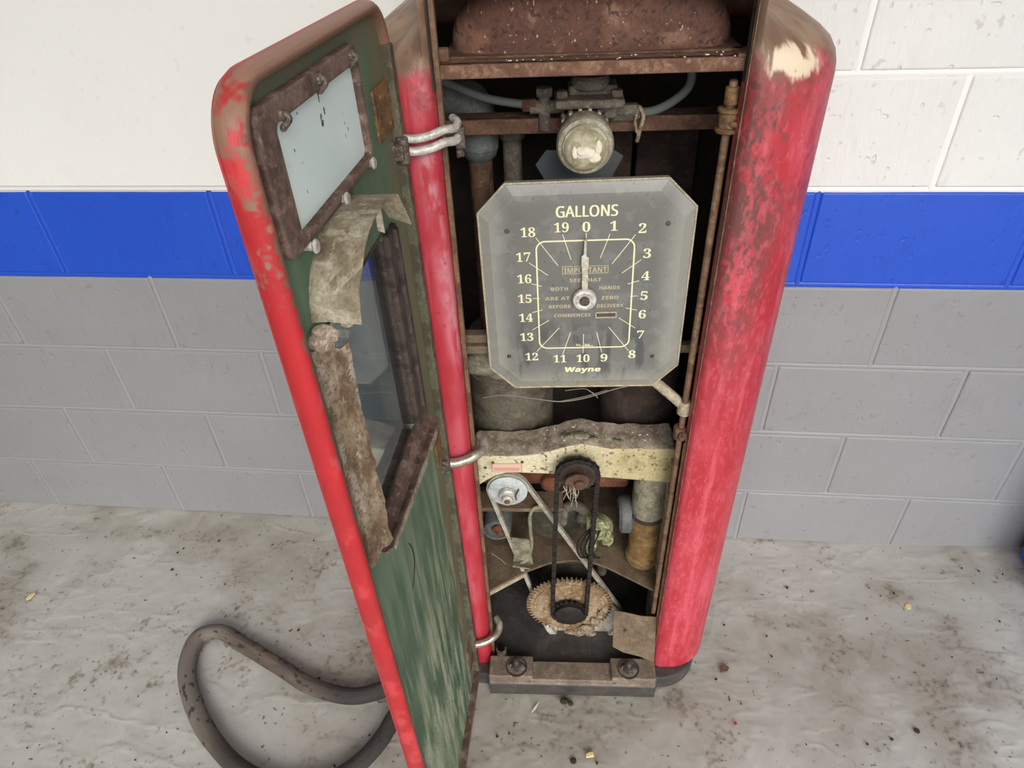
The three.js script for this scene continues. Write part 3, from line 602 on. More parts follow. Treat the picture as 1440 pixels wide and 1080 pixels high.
mesh('dial_bracket', [rb(-0.06, -0.045, 0.84, 1.1, -0.15, -0.06, 0.003), rb(0.05, 0.065, 0.84, 1.1, -0.15, -0.06, 0.003), rb(-0.12, 0.12, 0.9, 0.93, -0.16, -0.145, 0.003)], M.brownDark, pump);
{
  const e = mesh('vent_pipe', [tube([[-0.256, 1.215, -0.22], [-0.2, 1.213, -0.22], [-0.165, 1.205, -0.22], [-0.154, 1.17, -0.22], [-0.154, 1.14, -0.22]], 0.03, 40, 20), cyl([-0.154, 1.142, -0.22], 'y', 0.03, 0.018, 28, 0.004)], M.pipeGrey, pump, 'grey bent pipe');
  mesh('down_pipe', [cyl([-0.154, 0.97, -0.22], 'y', 0.019, 0.34, 24)], M.pipeBrown, pump);
  mesh('down_pipe', [cyl([-0.104, 0.98, -0.235], 'y', 0.015, 0.36, 24), cyl([-0.104, 1.155, -0.235], 'y', 0.02, 0.02, 24)], M.meterDark, pump);
  void e;
  mesh('rear_panel', [rb(0.0, 0.09, 0.7, 1.14, -0.3, -0.28, 0.004), rb(0.1, 0.2, 0.7, 1.15, -0.32, -0.3, 0.004)], M.brownDark, pump);
  mesh('bracket_strap', [rb(-0.24, -0.18, 1.24, 1.262, -0.19, -0.17, 0.004)], M.pipeGrey, pump);
}
{ // sight glass housing with its head, pipes either side
  const m = mesh('sight_housing', [
    lathe([[0.0001, -0.135], [0.03, -0.135], [0.034, -0.128], [0.034, -0.098], [0.0375, -0.094], [0.038, -0.066], [0.0355, -0.06], [0.031, -0.058], [0.03, -0.0545], [0.0001, -0.0545]], 'z', [0.002, 1.185, 0], 44),
    ...[-50, -30, -10, 10, 30, 50].map((a) => rb(-0.0025, 0.0025, 0.032, 0.0395, -0.125, -0.092, 0.001).rotateZ(a * Math.PI / 180).translate(0.002, 1.185, 0)),
  ], M.meter, pump, 'round dusty sight glass housing');
  mesh('sight_lens', [lathe([[0.0001, 0.012], [0.012, 0.0112], [0.022, 0.008], [0.0275, 0.002], [0.0285, -0.002], [0.0001, -0.004]], 'z', [0.001, 1.183, -0.055], 40)], M.lens, m);
  mesh('lens_residue', [lump([0.003, 1.183, -0.0435], 0.014, 21, [1, 0.6, 0.35], 3), lump([-0.012, 1.182, -0.0435], 0.006, 23, [0.6, 1.4, 0.3]), lump([0.014, 1.176, -0.0445], 0.008, 25, [1, 0.8, 0.4]), lump([0.018, 1.186, -0.046], 0.007, 27, [0.6, 1.4, 0.4])], M.flake, m);
  const h = mesh('sight_head', [
    rb(-0.038, 0.055, 1.222, 1.234, -0.165, -0.095, 0.005), rb(-0.02, 0.048, 1.2, 1.245, -0.17, -0.125, 0.006), cyl([0.01, 1.247, -0.14], 'y', 0.026, 0.018, 24, 0.004),
    cyl([-0.028, 1.237, -0.115], 'y', 0.008, 0.01, 6), cyl([0.045, 1.237, -0.115], 'y', 0.008, 0.01, 6),
    cyl([-0.048, 1.213, -0.15], 'x', 0.009, 0.05, 16), cyl([-0.052, 1.206, -0.15], 'y', 0.0085, 0.05, 16), cyl([-0.052, 1.233, -0.15], 'y', 0.0125, 0.012, 6),
    cyl([0.058, 1.205, -0.145], 'x', 0.012, 0.04, 6), cyl([0.076, 1.203, -0.145], 'x', 0.009, 0.016, 16),
  ], M.meterDark, m, 'grey cast head with bolts and pipe unions');
  void h;
  mesh('pipe_union', [cyl([-0.073, 1.216, -0.15], 'x', 0.009, 0.02, 6)], M.rust, m);
  mesh('copper_pipe', [tube([[-0.256, 1.27, -0.16], [-0.196, 1.252, -0.15], [-0.137, 1.228, -0.15], [-0.1, 1.22, -0.15], [-0.07, 1.216, -0.15]], 0.0058, 40, 10)], M.cable, pump, 'thin grey pipe curving in from the left');
  mesh('copper_pipe', [tube([[0.074, 1.203, -0.146], [0.1, 1.204, -0.15], [0.128, 1.217, -0.152], [0.146, 1.234, -0.155], [0.148, 1.252, -0.16], [0.136, 1.268, -0.165], [0.115, 1.278, -0.17]], 0.0062, 48, 10)], M.cable, pump, 'thin grey pipe looping up on the right');
  mesh('seal_tag', [tube([[0.078, 1.213, -0.136], [0.084, 1.203, -0.134], [0.08, 1.178, -0.135], [0.0785, 1.168, -0.136]], 0.003, 16, 6), tube([[0.076, 1.21, -0.136], [0.0735, 1.194, -0.134], [0.077, 1.18, -0.135]], 0.0022, 12, 6)], M.crud, pump);
  mesh('name_card', [extr(flatShape([[-0.066, 1.132], [-0.05, 1.153], [0.05, 1.15], [0.062, 1.142], [0.04, 1.098], [-0.046, 1.098]]), -0.152, -0.148, 0.0008)], M.slate, pump);
}
{ // latch rods down the right side
  const R = mesh('latch_rod', [cyl([0.174, 0.735, -0.03], 'y', 0.0052, 1.07, 14)], M.trim, pump, 'long rusty latch rod');
  mesh('rod_guide', [cyl([0.174, 1.252, -0.03], 'y', 0.0085, 0.022, 14), cyl([0.174, 1.236, -0.03], 'y', 0.0145, 0.006, 20), cyl([0.174, 1.224, -0.03], 'y', 0.0115, 0.02, 20), cyl([0.174, 1.212, -0.03], 'y', 0.0145, 0.006, 20), tube([[0.176, 1.222, -0.02], [0.188, 1.221, -0.015], [0.19, 1.232, -0.014]], 0.004, 16, 8)], M.hingePlate, R);
  mesh('rod_guide', [cyl([0.172, 0.715, -0.03], 'y', 0.011, 0.024, 16), tube([[0.176, 0.722, -0.022], [0.186, 0.71, -0.012], [0.193, 0.722, -0.012], [0.19, 0.738, -0.014]], 0.0042, 24, 8), lump([0.176, 0.716, -0.018], 0.008, 33)], M.rust, R);
  mesh('side_rod', [cyl([0.1825, 0.45, -0.02], 'y', 0.0035, 0.5, 10)], M.trim, pump);
  mesh('rod_arm', [tube([[0.1, 0.815, -0.075], [0.135, 0.797, -0.05], [0.176, 0.766, -0.034]], 0.0088, 20, 12), cyl([0.175, 0.765, -0.034], 'y', 0.0115, 0.03, 18, 0.004)], M.boneWhite, pump, 'pale arm reaching out to the latch rod');
  mesh('lower_plate', [sheet([0, 0.25, 0.5, 0.75, 1].map((t) => [[0.0905 + 0.0 * t, 0.197 - 0.09 * t, -0.035 + 0.03 * t + 0.002 * Math.sin(t * 3)], [0.115, 0.194 - 0.1 * t, -0.033 + 0.034 * t], [0.15, 0.186 - 0.1 * t, -0.03 + 0.036 * t + 0.002 * Math.sin(t * 4)], [0.1815, 0.19 - 0.115 * t, -0.026 + 0.038 * t]]), 0.002), cyl([0.117, 0.152, -0.014], 'z', 0.0035, 0.006, 10)], M.plate, pump, 'bent brown plate at the lower right');
}

// ---- lower works
{
  const top = [[-0.19, 0.612], [-0.1, 0.614], [-0.07, 0.618], [-0.048, 0.625], [-0.015, 0.638], [0.013, 0.644], [0.04, 0.638], [0.06, 0.633], [0.12, 0.632], [0.182, 0.632]];
  const bot = [[0.19, 0.545], [0.083, 0.556], [0.02, 0.562], [-0.037, 0.567], [-0.098, 0.57], [-0.128, 0.57], [-0.15, 0.562], [-0.172, 0.546], [-0.19, 0.532]];
  const b = mesh('cross_beam', [extr(flatShape([...top, ...bot]), -0.14, -0.076, 0.003)], M.cream, pump, 'chipped cream painted cross beam');
  b.geometry.attributes.uv.array.forEach((v, i, a) => { if (i % 2 === 0) a[i] = v + 0.2; });
  const crust = sheet([-0.142, -0.125, -0.105, -0.088, -0.077].map((z, r) => { const row = []; for (let i = 0; i <= 60; i++) { const x = -0.186 + 0.37 * i / 60; let y = 0; for (let q = 0; q < top.length - 1; q++) if (x >= top[q][0] && x <= top[q + 1][0]) y = top[q][1] + (top[q + 1][1] - top[q][1]) * (x - top[q][0]) / (top[q + 1][0] - top[q][0]); row.push([x, y + 0.001 + (r === 4 ? 0 : 0.006 * vn(x * 70 + 60, z * 90 + 60, 256, 256, 5)), z]); } return row; }), 0.0015);
  mesh('pale_crust', [[-0.01, 0.645], [0.012, 0.652], [0.03, 0.648], [0.008, 0.649], [0.075, 0.638]].map(([x, y], i) => lump([x, y - 0.003, -0.1 + 0.006 * (i % 3)], 0.01, 120 + i, [1.5, 0.5, 0.9], 3)), M.greyCast, b);
  mesh('dirt_crust', [crust], M.dirt, b, 'brown dirt caked along the top of the beam');
  const cv = document.createElement('canvas'); cv.width = 256; cv.height = 128; const c = cv.getContext('2d');
  c.fillStyle = '#d3b09c'; c.fillRect(0, 0, 256, 128); c.fillStyle = '#dec6ae'; for (let i = 0; i < 5; i++) c.fillRect(16, 22 + i * 20, 224 - (i % 2) * 30, 5); c.strokeStyle = '#c08478'; c.lineWidth = 6; c.strokeRect(6, 6, 244, 116); c.fillStyle = 'rgba(186,84,78,.35)'; c.fillRect(20, 60, 210, 44);
  const t = new THREE.CanvasTexture(cv); t.colorSpace = THREE.SRGBColorSpace;
  const g = rb(-0.156, -0.098, 0.574, 0.597, -0.0765, -0.074, 0.0006), p = boxUV(g), a = p.attributes.uv; for (let i = 0; i < a.count; i++) a.setXY(i, (a.getX(i) + 0.156) / 0.058, (a.getY(i) - 0.574) / 0.023);
  mesh('rating_plate', [p], std({ map: t, roughness: 0.6 }), b, 'faded pink rating plate', true);
  for (const [x, y] of [[-0.153, 0.598], [-0.098, 0.6], [-0.168, 0.585]]) mesh('plate_pin', [cyl([x, y, -0.075], 'z', 0.003, 0.004, 10)], M.bolt, b);
}
const CZ = -0.048, UP = [0.004, 0.594], LO = [-0.005, 0.172], CR = 0.037;
{ // roller chain round two sprockets
  const pts = [], L = Math.hypot(UP[0] - LO[0], UP[1] - LO[1]), dx = (UP[0] - LO[0]) / L, dy = (UP[1] - LO[1]) / L, nx = dy, ny = -dx, Pt = 2 * L + 2 * Math.PI * CR;
  const at = (s) => {
    s = ((s % Pt) + Pt) % Pt;
    if (s < L) return [LO[0] + nx * CR + dx * s, LO[1] + ny * CR + dy * s, Math.atan2(dy, dx)];
    if (s < L + Math.PI * CR) { const a = (s - L) / CR; return [UP[0] + CR * (nx * Math.cos(a) + dx * Math.sin(a)), UP[1] + CR * (ny * Math.cos(a) + dy * Math.sin(a)), Math.atan2(dy, dx) + a]; }
    if (s < 2 * L + Math.PI * CR) { const q = s - L - Math.PI * CR; return [UP[0] - nx * CR - dx * q, UP[1] - ny * CR - dy * q, Math.atan2(-dy, -dx)]; }
    const a = (s - 2 * L - Math.PI * CR) / CR; return [LO[0] + CR * (-nx * Math.cos(a) - dx * Math.sin(a)), LO[1] + CR * (-ny * Math.cos(a) - dy * Math.sin(a)), Math.atan2(-dy, -dx) + a];
  };
  const n = Math.round(Pt / 0.0127), list = []; void pts;
  const link = (o) => { const s = new THREE.Shape(); s.absarc(-0.0063, 0, 0.0048, Math.PI / 2, Math.PI * 1.5); s.quadraticCurveTo(0, -0.0034, 0.0063, -0.0048); s.absarc(0.0063, 0, 0.0048, -Math.PI / 2, Math.PI / 2); s.quadraticCurveTo(0, 0.0034, -0.0063, 0.0048); return [extr(s, o, o + 0.0015, 0.0003, 4), extr(s, -o - 0.0015, -o, 0.0003, 4)]; };
  for (let i = 0; i < n; i++) {
    const [x, y, a] = at(i * Pt / n), [x2, y2] = at((i + 0.5) * Pt / n);
    for (const g of link(i % 2 ? 0.0045 : 0.0028)) list.push(g.rotateZ(a).translate(x, y, CZ));
    list.push(cyl([x2, y2, CZ], 'z', 0.0036, 0.0125, 8, 0.0004));
  }
  mesh('drive_chain', list, M.chain, pump, 'dark greasy roller chain running round two sprockets');
  const sprocket = (r, teeth, th) => { const s = new THREE.Shape(); for (let i = 0; i < teeth * 4; i++) { const a = i * Math.PI / (teeth * 2), q = (i % 4 < 2) ? r + 0.003 : r - 0.003; i ? s.lineTo(q * Math.cos(a), q * Math.sin(a)) : s.moveTo(q, 0); } s.closePath(); return extr(s, -th / 2, th / 2, 0.0006, 4); };
  mesh('upper_sprocket', [sprocket(0.0345, 18, 0.006).translate(...UP, CZ), lathe([[0.033, 0.0], [0.033, 0.004], [0.029, 0.005], [0.026, 0.003], [0.016, 0.004], [0.0001, 0.004], [0.0001, 0]], 'z', [...UP, CZ + 0.002], 32)], M.brownDark, pump, 'dark upper sprocket');
  mesh('sprocket_hub', [cyl([...UP, CZ + 0.012], 'z', 0.019, 0.02, 24, 0.003), cyl([UP[0] + 0.003, UP[1], CZ + 0.024], 'z', 0.01, 0.012, 18, 0.002), tube([[0.02, 0.602, CZ + 0.02], [0.014, 0.612, CZ + 0.023], [0.0, 0.614, CZ + 0.023], [-0.012, 0.606, CZ + 0.022], [-0.016, 0.594, CZ + 0.02]], 0.0045, 24, 8)], M.rust, pump);
  mesh('drive_shaft', [cyl([...UP, -0.09], 'z', 0.012, 0.08, 18)], M.chain, pump);
  // caught fibre hanging from the hub
  const fib = []; for (let i = 0; i < 12; i++) { const x = -0.012 + rr(-0.012, 0.02), l = rr(0.012, 0.055), z = CZ + rr(0.012, 0.026); fib.push(tube([[x, 0.59 + rr(-0.01, 0.005), z], [x + rr(-0.004, 0.004), 0.585 - l * 0.5, z + rr(-0.003, 0.003)], [x + rr(-0.006, 0.006), 0.585 - l, z + rr(-0.003, 0.004)]], rr(0.0005, 0.0012), 8, 5)); }
  const fm = mesh('caught_fibre', fib, M.boneWhite, pump, 'pale fibres caught on the upper sprocket'); fm.userData.kind = 'stuff';
  mesh('lower_sprocket', [sprocket(0.0345, 18, 0.006).translate(...LO, CZ), lathe([[0.032, 0.0], [0.032, 0.012], [0.029, 0.014], [0.012, 0.0155], [0.0001, 0.0155]], 'z', [...LO, CZ], 36)], M.chain, pump, 'dark lower sprocket');
  // big rusted gear
  const s = new THREE.Shape(), T = 56; for (let i = 0; i < T; i++) { const a = (k) => (i + k) * 2 * Math.PI / T; [[0, 0.0865], [0.3, 0.0868], [0.52, 0.095], [0.68, 0.095], [0.9, 0.0868]].forEach(([k, r], q) => { const x = r * Math.cos(a(k)), y = r * Math.sin(a(k)); (i || q) ? s.lineTo(x, y) : s.moveTo(x, y); }); }
  s.closePath();
  const gear = mesh('gear_wheel', [extr(s, -0.069, -0.06, 0.001).translate(...LO, 0), lathe([[0.08, 0], [0.079, 0.003], [0.073, 0.004], [0.07, 0.001], [0.045, 0.002], [0.043, 0.0]], 'z', [...LO, -0.061], 48)], M.gear, pump, 'rust-brown toothed gear wheel');
  mesh('gear_crud', [lump([0.035, 0.1, -0.054], 0.016, 41, [1.3, 0.7, 0.5], 3), lump([0.02, 0.085, -0.052], 0.013, 42, [1, 0.7, 0.5], 3), lump([0.055, 0.125, -0.054], 0.014, 43, [0.7, 1, 0.5], 3), lump([0.066, 0.152, -0.055], 0.01, 44, [0.7, 1.3, 0.4]), lump([0.0, 0.082, -0.055], 0.01, 45, [1.4, 0.5, 0.5]), lump([0.044, 0.085, -0.05], 0.01, 46, [1.2, 0.6, 0.6])], M.crud, gear, 'pale caked grease on the gear');
  const PU = [0.028, 0.092], PR = 0.09;
  mesh('drive_pulley', [lathe([[PR, -0.012], [PR + 0.003, -0.009], [PR - 0.006, 0], [PR + 0.003, 0.009], [PR, 0.012], [PR - 0.012, 0.011], [PR - 0.014, -0.011], [PR, -0.012]], 'z', [...PU, -0.084], 56), ...[20, 110, 200, 290].map((a) => rb(0.0, PR - 0.01, -0.009, 0.009, -0.088, -0.08, 0.003).rotateZ(a * Math.PI / 180).translate(...PU, 0)), cyl([...PU, -0.086], 'z', PR - 0.008, 0.006, 48), cyl([...PU, -0.082], 'z', 0.02, 0.024, 24)], M.pulleyWhite, pump, 'large pale grooved pulley behind the gear');
  const SP = [-0.129, 0.516], SR = 0.034;
  const pul = mesh('motor_pulley', [lathe([[0.0001, 0], [0.0385, 0], [0.0385, 0.004], [0.034, 0.009], [0.0385, 0.015], [0.0385, 0.019], [0.036, 0.0205], [0.0001, 0.02]], 'z', [...SP, -0.099], 40)], M.pulley, pump, 'small pale grey pulley');
  mesh('pulley_hub', [cyl([SP[0], SP[1] - 0.003, -0.073], 'z', 0.017, 0.014, 24, 0.002), cyl([SP[0], SP[1] - 0.005, -0.063], 'z', 0.0115, 0.012, 20, 0.002)], M.silver, pul);
  mesh('pulley_bore', [cyl([SP[0], SP[1] - 0.005, -0.057], 'z', 0.006, 0.002, 14, 0.0004), tube([[SP[0] + 0.022, SP[1] + 0.01, -0.075], [SP[0] + 0.016, SP[1] + 0.004, -0.065], [SP[0] + 0.017, SP[1] - 0.012, -0.07]], 0.0016, 10, 6)], M.rust, pul);
  // V belt: both straight runs and the wraps
  const d = [PU[0] - SP[0], PU[1] - SP[1]], D = Math.hypot(...d), al = Math.atan2(d[1], d[0]), be = Math.acos((SR - PR) / D);
  const ring = []; const put = (c, r, a) => ring.push([c[0] + r * Math.cos(a), c[1] + r * Math.sin(a)]);
  for (let i = 0; i <= 24; i++) put(SP, SR + 0.004, al + be + (2 * Math.PI - 2 * be) * i / 24);
  for (let i = 0; i <= 40; i++) put(PU, PR, al - be + 2 * be * i / 40);
  const rowsB = []; for (let i = 0; i <= ring.length; i++) { const p = ring[i % ring.length]; rowsB.push([[p[0], p[1], -0.0945], [p[0], p[1], -0.0845]]); }
  const dense = []; for (let i = 0; i < rowsB.length - 1; i++) { const n2 = Math.hypot(rowsB[i][0][0] - rowsB[i + 1][0][0], rowsB[i][0][1] - rowsB[i + 1][0][1]) > 0.1 ? 20 : 1; for (let k = 0; k < n2; k++) dense.push([0, 1].map((q) => { const A = rowsB[i][q], B = rowsB[i + 1][q], f = k / n2; return [A[0] + (B[0] - A[0]) * f, A[1] + (B[1] - A[1]) * f, A[2]]; })); }
  dense.push(dense[0]);
  mesh('fan_belt', [sheet(dense, 0.008)], M.belt, pump, 'pale dusty belt between the two pulleys');
}
{
  const d = mesh('idler_drum', [lathe([[0.0001, -0.07], [0.029, -0.07], [0.03, -0.064], [0.03, -0.006], [0.0275, 0], [0.0235, 0], [0.021, -0.008], [0.0001, -0.01]], 'z', [-0.157, 0.39, -0.088], 36)], M.pipeGrey, pump, 'small grey drum with a rusty bolt in it');
  mesh('drum_bolt', [lump([-0.157, 0.389, -0.094], 0.011, 51, [1, 1, 0.6]), lump([-0.15, 0.382, -0.09], 0.007, 52, [1, 1, 0.8])], M.redRust, d);
  mesh('idler_bracket', [sheet([0, 0.2, 0.4, 0.6, 0.8, 1].map((t) => [[-0.127 + 0.004 * Math.sin(t * 3), 0.385 - 0.09 * t, -0.075 - 0.01 * t], [-0.09 + 0.006 * t, 0.375 - 0.09 * t, -0.078 - 0.01 * t]]), 0.003), sheet([0, 0.25, 0.5, 0.75, 1].map((t) => [[-0.127 + 0.037 * t, 0.297 - 0.008 * t, -0.083], [-0.127 + 0.037 * t, 0.303 - 0.008 * t, -0.066]]), 0.003)], M.greyCast, pump);
  mesh('curved_strap', [tube([[-0.062, 0.452, -0.1], [-0.078, 0.448, -0.1], [-0.087, 0.43, -0.1], [-0.088, 0.38, -0.1], [-0.087, 0.33, -0.095], [-0.098, 0.3, -0.085], [-0.11, 0.296, -0.08]], 0.0042, 40, 8)], M.greyCast, pump);
  mesh('motor_ledge', [rb(-0.2, -0.02, 0.435, 0.445, -0.15, -0.1, 0.002)], M.plate, pump);
  mesh('motor_body', [lathe([[0.0001, 0.03], [0.03, 0.03], [0.055, 0.02], [0.062, 0.0], [0.062, -0.12], [0.0001, -0.12]], 'z', [-0.035, 0.36, -0.16], 36)], M.olive, pump, 'dark olive motor behind the chain');
  mesh('motor_vent', [tube([[-0.02, 0.43, -0.115], [0.005, 0.445, -0.11], [0.022, 0.43, -0.11], [0.018, 0.4, -0.115]], 0.011, 20, 12), lump([-0.022, 0.42, -0.105], 0.018, 55, [1, 1.2, 0.8], 3), lump([0.028, 0.4, -0.11], 0.016, 58, [1, 1.4, 0.8], 3)], M.meterDark, pump);
  mesh('pump_casing', [rb(-0.19, -0.015, 0.46, 0.54, -0.22, -0.15, 0.012), rb(0.05, 0.12, 0.43, 0.5, -0.24, -0.17, 0.012), cyl([-0.045, 0.48, -0.145], 'z', 0.02, 0.03, 20, 0.004)], M.redRust, pump, 'rust-red pump casing behind the pulley');
  mesh('end_bell', [lathe([[0.0001, 0.036], [0.012, 0.034], [0.024, 0.022], [0.03, 0.0], [0.03, -0.02], [0.0001, -0.02]], 'x', [0.047, 0.4, -0.095], 28), lathe([[0.0001, 0], [0.034, 0], [0.036, -0.004], [0.034, -0.008], [0.0001, -0.008]], 'x', [0.047, 0.4, -0.095], 28), lump([0.035, 0.372, -0.07], 0.016, 61, [0.8, 1.6, 0.7], 3), lump([0.07, 0.385, -0.075], 0.014, 62, [0.8, 1.7, 0.7], 3), lump([0.05, 0.43, -0.075], 0.016, 63, [1, 0.9, 0.7], 3)], M.oxide, pump, 'green crusted end casing');
  const wires = []; for (let i = 0; i < 5; i++) { const x = 0.012 + i * 0.008; wires.push(tube([[0.045 + 0.003 * i, 0.43, -0.07], [x + 0.004, 0.405, -0.062], [x - 0.004, 0.375, -0.058], [x + 0.004, 0.345, -0.06], [x + 0.012, 0.335, -0.066]], 0.002, 24, 6)); }
  mesh('wire_loop', wires, M.chain, pump);
  mesh('motor_side', [cyl([0.11, 0.4, -0.13], 'x', 0.04, 0.03, 28, 0.006), cyl([0.128, 0.4, -0.13], 'x', 0.03, 0.02, 24, 0.006)], M.pipeGrey, pump);
  mesh('riser_pipe', [cyl([0.153, 0.49, -0.115], 'y', 0.034, 0.13, 30, 0.004)], M.greyCast, pump, 'grey upper half of the riser pipe');
  mesh('riser_pipe', [cyl([0.152, 0.345, -0.115], 'y', 0.032, 0.15, 30, 0.004), cyl([0.152, 0.29, -0.115], 'y', 0.036, 0.02, 30, 0.004)], M.tan, pump, 'tan lower half of the riser pipe');
  mesh('riser_ring', [cyl([0.153, 0.423, -0.115], 'y', 0.0365, 0.012, 30, 0.003)], M.brownDark, pump);
  const sh = flatShape([[-0.256, -0.02], [-0.176, -0.034], [-0.1, -0.085], [-0.05, -0.108], [0.0, -0.116], [0.045, -0.112], [0.075, -0.1], [0.17, -0.042], [0.256, -0.02], [0.256, -0.34], [-0.256, -0.34]]);
  mesh('works_tray', [extr(sh, 0, 0.006, 0.001).rotateX(Math.PI / 2).translate(0, 0.262, 0)], M.plate, pump, 'brown tray with an arched front edge');
  mesh('tray_lip', [sheet([[-0.2, -0.028], [-0.176, -0.0335], [-0.14, -0.058], [-0.1, -0.0845]].map(([x, z]) => [[x, 0.257, z], [x, 0.246, z]]), 0.002)], M.boneWhite, pump);
  mesh('sump_drum', [cyl([0.0, 0.14, -0.2], 'y', 0.07, 0.2, 32, 0.01), cyl([0.07, 0.215, -0.14], 'y', 0.012, 0.05, 14)], M.olive, pump);
  mesh('air_chamber', [cyl([-0.125, 0.66, -0.235], 'y', 0.085, 0.26, 40, 0.012), cyl([-0.125, 0.72, -0.235], 'y', 0.087, 0.012, 40, 0.003)], M.tank, pump, 'brown cylinder behind the cross beam');
  mesh('air_chamber', [cyl([0.13, 0.66, -0.24], 'y', 0.075, 0.24, 36, 0.012)], M.brownDark, pump);
  mesh('dust_wad', [lump([-0.155, 0.79, -0.13], 0.035, 71, [1.2, 0.6, 0.6], 3), lump([-0.13, 0.765, -0.13], 0.02, 72, [1.2, 0.6, 0.6], 3)], M.greyCast, pump);
}

// ---- the open door: u runs from the hinge edge outwards, v up, w towards the inside
{
  const door = new THREE.Group(); door.name = 'door'; door.userData.label = 'open door, red outside and green inside, with two windows'; pump.add(door);
  const U = V(-0.06, 0, 1).normalize(), N = V(U.z, 0, -U.x), Yv = V(0, 1, 0);
  door.matrixAutoUpdate = true;
  // u -> local x, v -> y, w -> z needs a left-handed flip, so the door is built with x = -u
  const basis = new THREE.Matrix4().makeBasis(U.clone().negate(), Yv, N);
  const tilt = new THREE.Matrix4().makeTranslation(0, 1.38, 0).multiply(new THREE.Matrix4().makeRotationX(-0.01)).multiply(new THREE.Matrix4().makeTranslation(0, -1.38, 0));
  door.applyMatrix4(new THREE.Matrix4().makeTranslation(-0.222, 0, 0.012).multiply(basis).multiply(tilt));
  const u = (x) => -x;
  const box = (u0, u1, v0, v1, w0, w1, r) => rb(-u1, -u0, v0, v1, w0, w1, r);
  const shape = (u0, u1, v0, v1, r) => rrect(-u1, -u0, v0, v1, r);
  const doorUV = (g) => { g = g.index ? g.toNonIndexed() : g; const p = g.attributes.position, a = new Float32Array(p.count * 2); for (let i = 0; i < p.count; i++) { a[2 * i] = (-p.getX(i) + p.getZ(i) * 2) / 0.42; a[2 * i + 1] = p.getY(i) / 1.42; } g.setAttribute('uv', new THREE.BufferAttribute(a, 2)); return g; };
  const holes = (s) => { for (const h of [shape(0.122, 0.333, 1.243, 1.338, 0.008), shape(0.118, 0.345, 0.864, 1.15, 0.008)]) s.holes.push(new THREE.Path(h.getPoints(8))); return s; };
  { // rolled rim: one rounded section carried round the outline; uv runs across the section and up the door
    const sec = [[0.0135, -0.0115], [0.013, -0.004], [0.011, 0.0], [0.0075, 0.001], [0.004, 0.0], [0.0014, -0.0032], [0.0001, -0.0085], [0.0, -0.013], [0.0012, -0.018], [0.0045, -0.0225], [0.01, -0.0255]];
    const loop = ([d]) => { const out = [], R = [0.014, 0.014, 0.05, 0.05].map((r) => Math.max(0.0006, r - d)), x0 = -0.384 + d, x1 = -d, y0 = 0.03 + d, y1 = 1.378 - d; [[x1 - R[1], y0 + R[1], R[1], -90], [x1 - R[2], y1 - R[2], R[2], 0], [x0 + R[3], y1 - R[3], R[3], 90], [x0 + R[0], y0 + R[0], R[0], 180]].forEach(([cx, cy, r, a0]) => { for (let i = 0; i <= 12; i++) { const a = (a0 + i * 7.5) * Math.PI / 180; out.push([cx + r * Math.cos(a), cy + r * Math.sin(a)]); } }); return out; };
    const L = sec.map(loop), n = L[0].length, pos = [], uv = [];
    for (let k = 0; k < sec.length - 1; k++) for (let i = 0; i < n; i++) for (const [p, q] of [[k, i], [k + 1, i], [k + 1, (i + 1) % n], [k, i], [k + 1, (i + 1) % n], [k, (i + 1) % n]]) { pos.push(L[p][q][0], L[p][q][1], sec[p][1]); uv.push(p / (sec.length - 1), L[p][q][1] / 1.42); }
    const g = new THREE.BufferGeometry(); g.setAttribute('position', new THREE.Float32BufferAttribute(pos, 3)); g.setAttribute('uv', new THREE.Float32BufferAttribute(uv, 2)); g.computeVertexNormals(); smoothish(g, 0.6);
    mesh('door_rim', [g], M.redRim, door, 'worn red rim of the door', true);
  }
  mesh('outer_skin', [doorUV(extr(holes(shape(0.006, 0.378, 0.036, 1.372, [0.012, 0.012, 0.045, 0.044])), -0.0255, -0.021, 0.0015))], M.redRim, door, 'red outer face', true);
  mesh('inner_panel', [doorUV(extr(holes(shape(0.008, 0.373, 0.041, 1.37, [0.008, 0.008, 0.04, 0.034])), -0.021, -0.009, 0.001))], M.green, door, 'scraped green inner panel', true);
  mesh('bottom_flange', [box(0.002, 0.372, 0.036, 0.05, -0.02, 0.004, 0.002)], M.frameBrown, door, 'brown bottom flange');
  mesh('hinge_edge', [box(-0.0012, 0.015, 0.048, 1.33, -0.025, 0.0022, 0.003)], M.hingeEdge, door, 'worn olive hinge edge');

  // upper window
  const fr = shape(0.1195, 0.36, 1.2385, 1.353, 0.012); fr.holes.push(new THREE.Path(shape(0.1255, 0.328, 1.2475, 1.3345, 0.006).getPoints(8)));
  mesh('window_frame', [extr(fr, -0.01, -0.0005, 0.0027)], M.frameBrown, door, 'rusty brown frame of the upper window');
  mesh('milk_glass', [box(0.12, 0.34, 1.241, 1.34, -0.013, -0.0085, 0.001)], M.milk, door, 'pale blue milky pane');
  for (const [uu, v] of [[0.317, 1.337], [0.231, 1.342], [0.142, 1.343], [0.137, 1.241], [0.23, 1.24], [0.319, 1.235]]) {
    const low = v < 1.3;
    mesh('clip', low ? [cyl([-uu, v, -0.003], 'z', 0.004, 0.012, 14, 0.001), cyl([-uu, v, 0.0025], 'z', 0.0062, 0.004, 14, 0.0015)] : [tube([[-uu, v + 0.004, -0.001], [-uu, v, 0.005], [-uu + 0.001, v - 0.008, -0.002]], 0.0026, 14, 8), cyl([-uu, v + 0.002, 0.0], 'z', 0.0048, 0.006, 8, 0.0015)], low ? M.silver : M.knuckle, door);
  }
  // sheet metal cut back round the lower window
  const arch = [[0.3375, 1.172], [0.335, 1.186], [0.327, 1.2], [0.313, 1.213], [0.29, 1.225], [0.262, 1.233], [0.23, 1.235], [0.2, 1.23], [0.178, 1.223]];
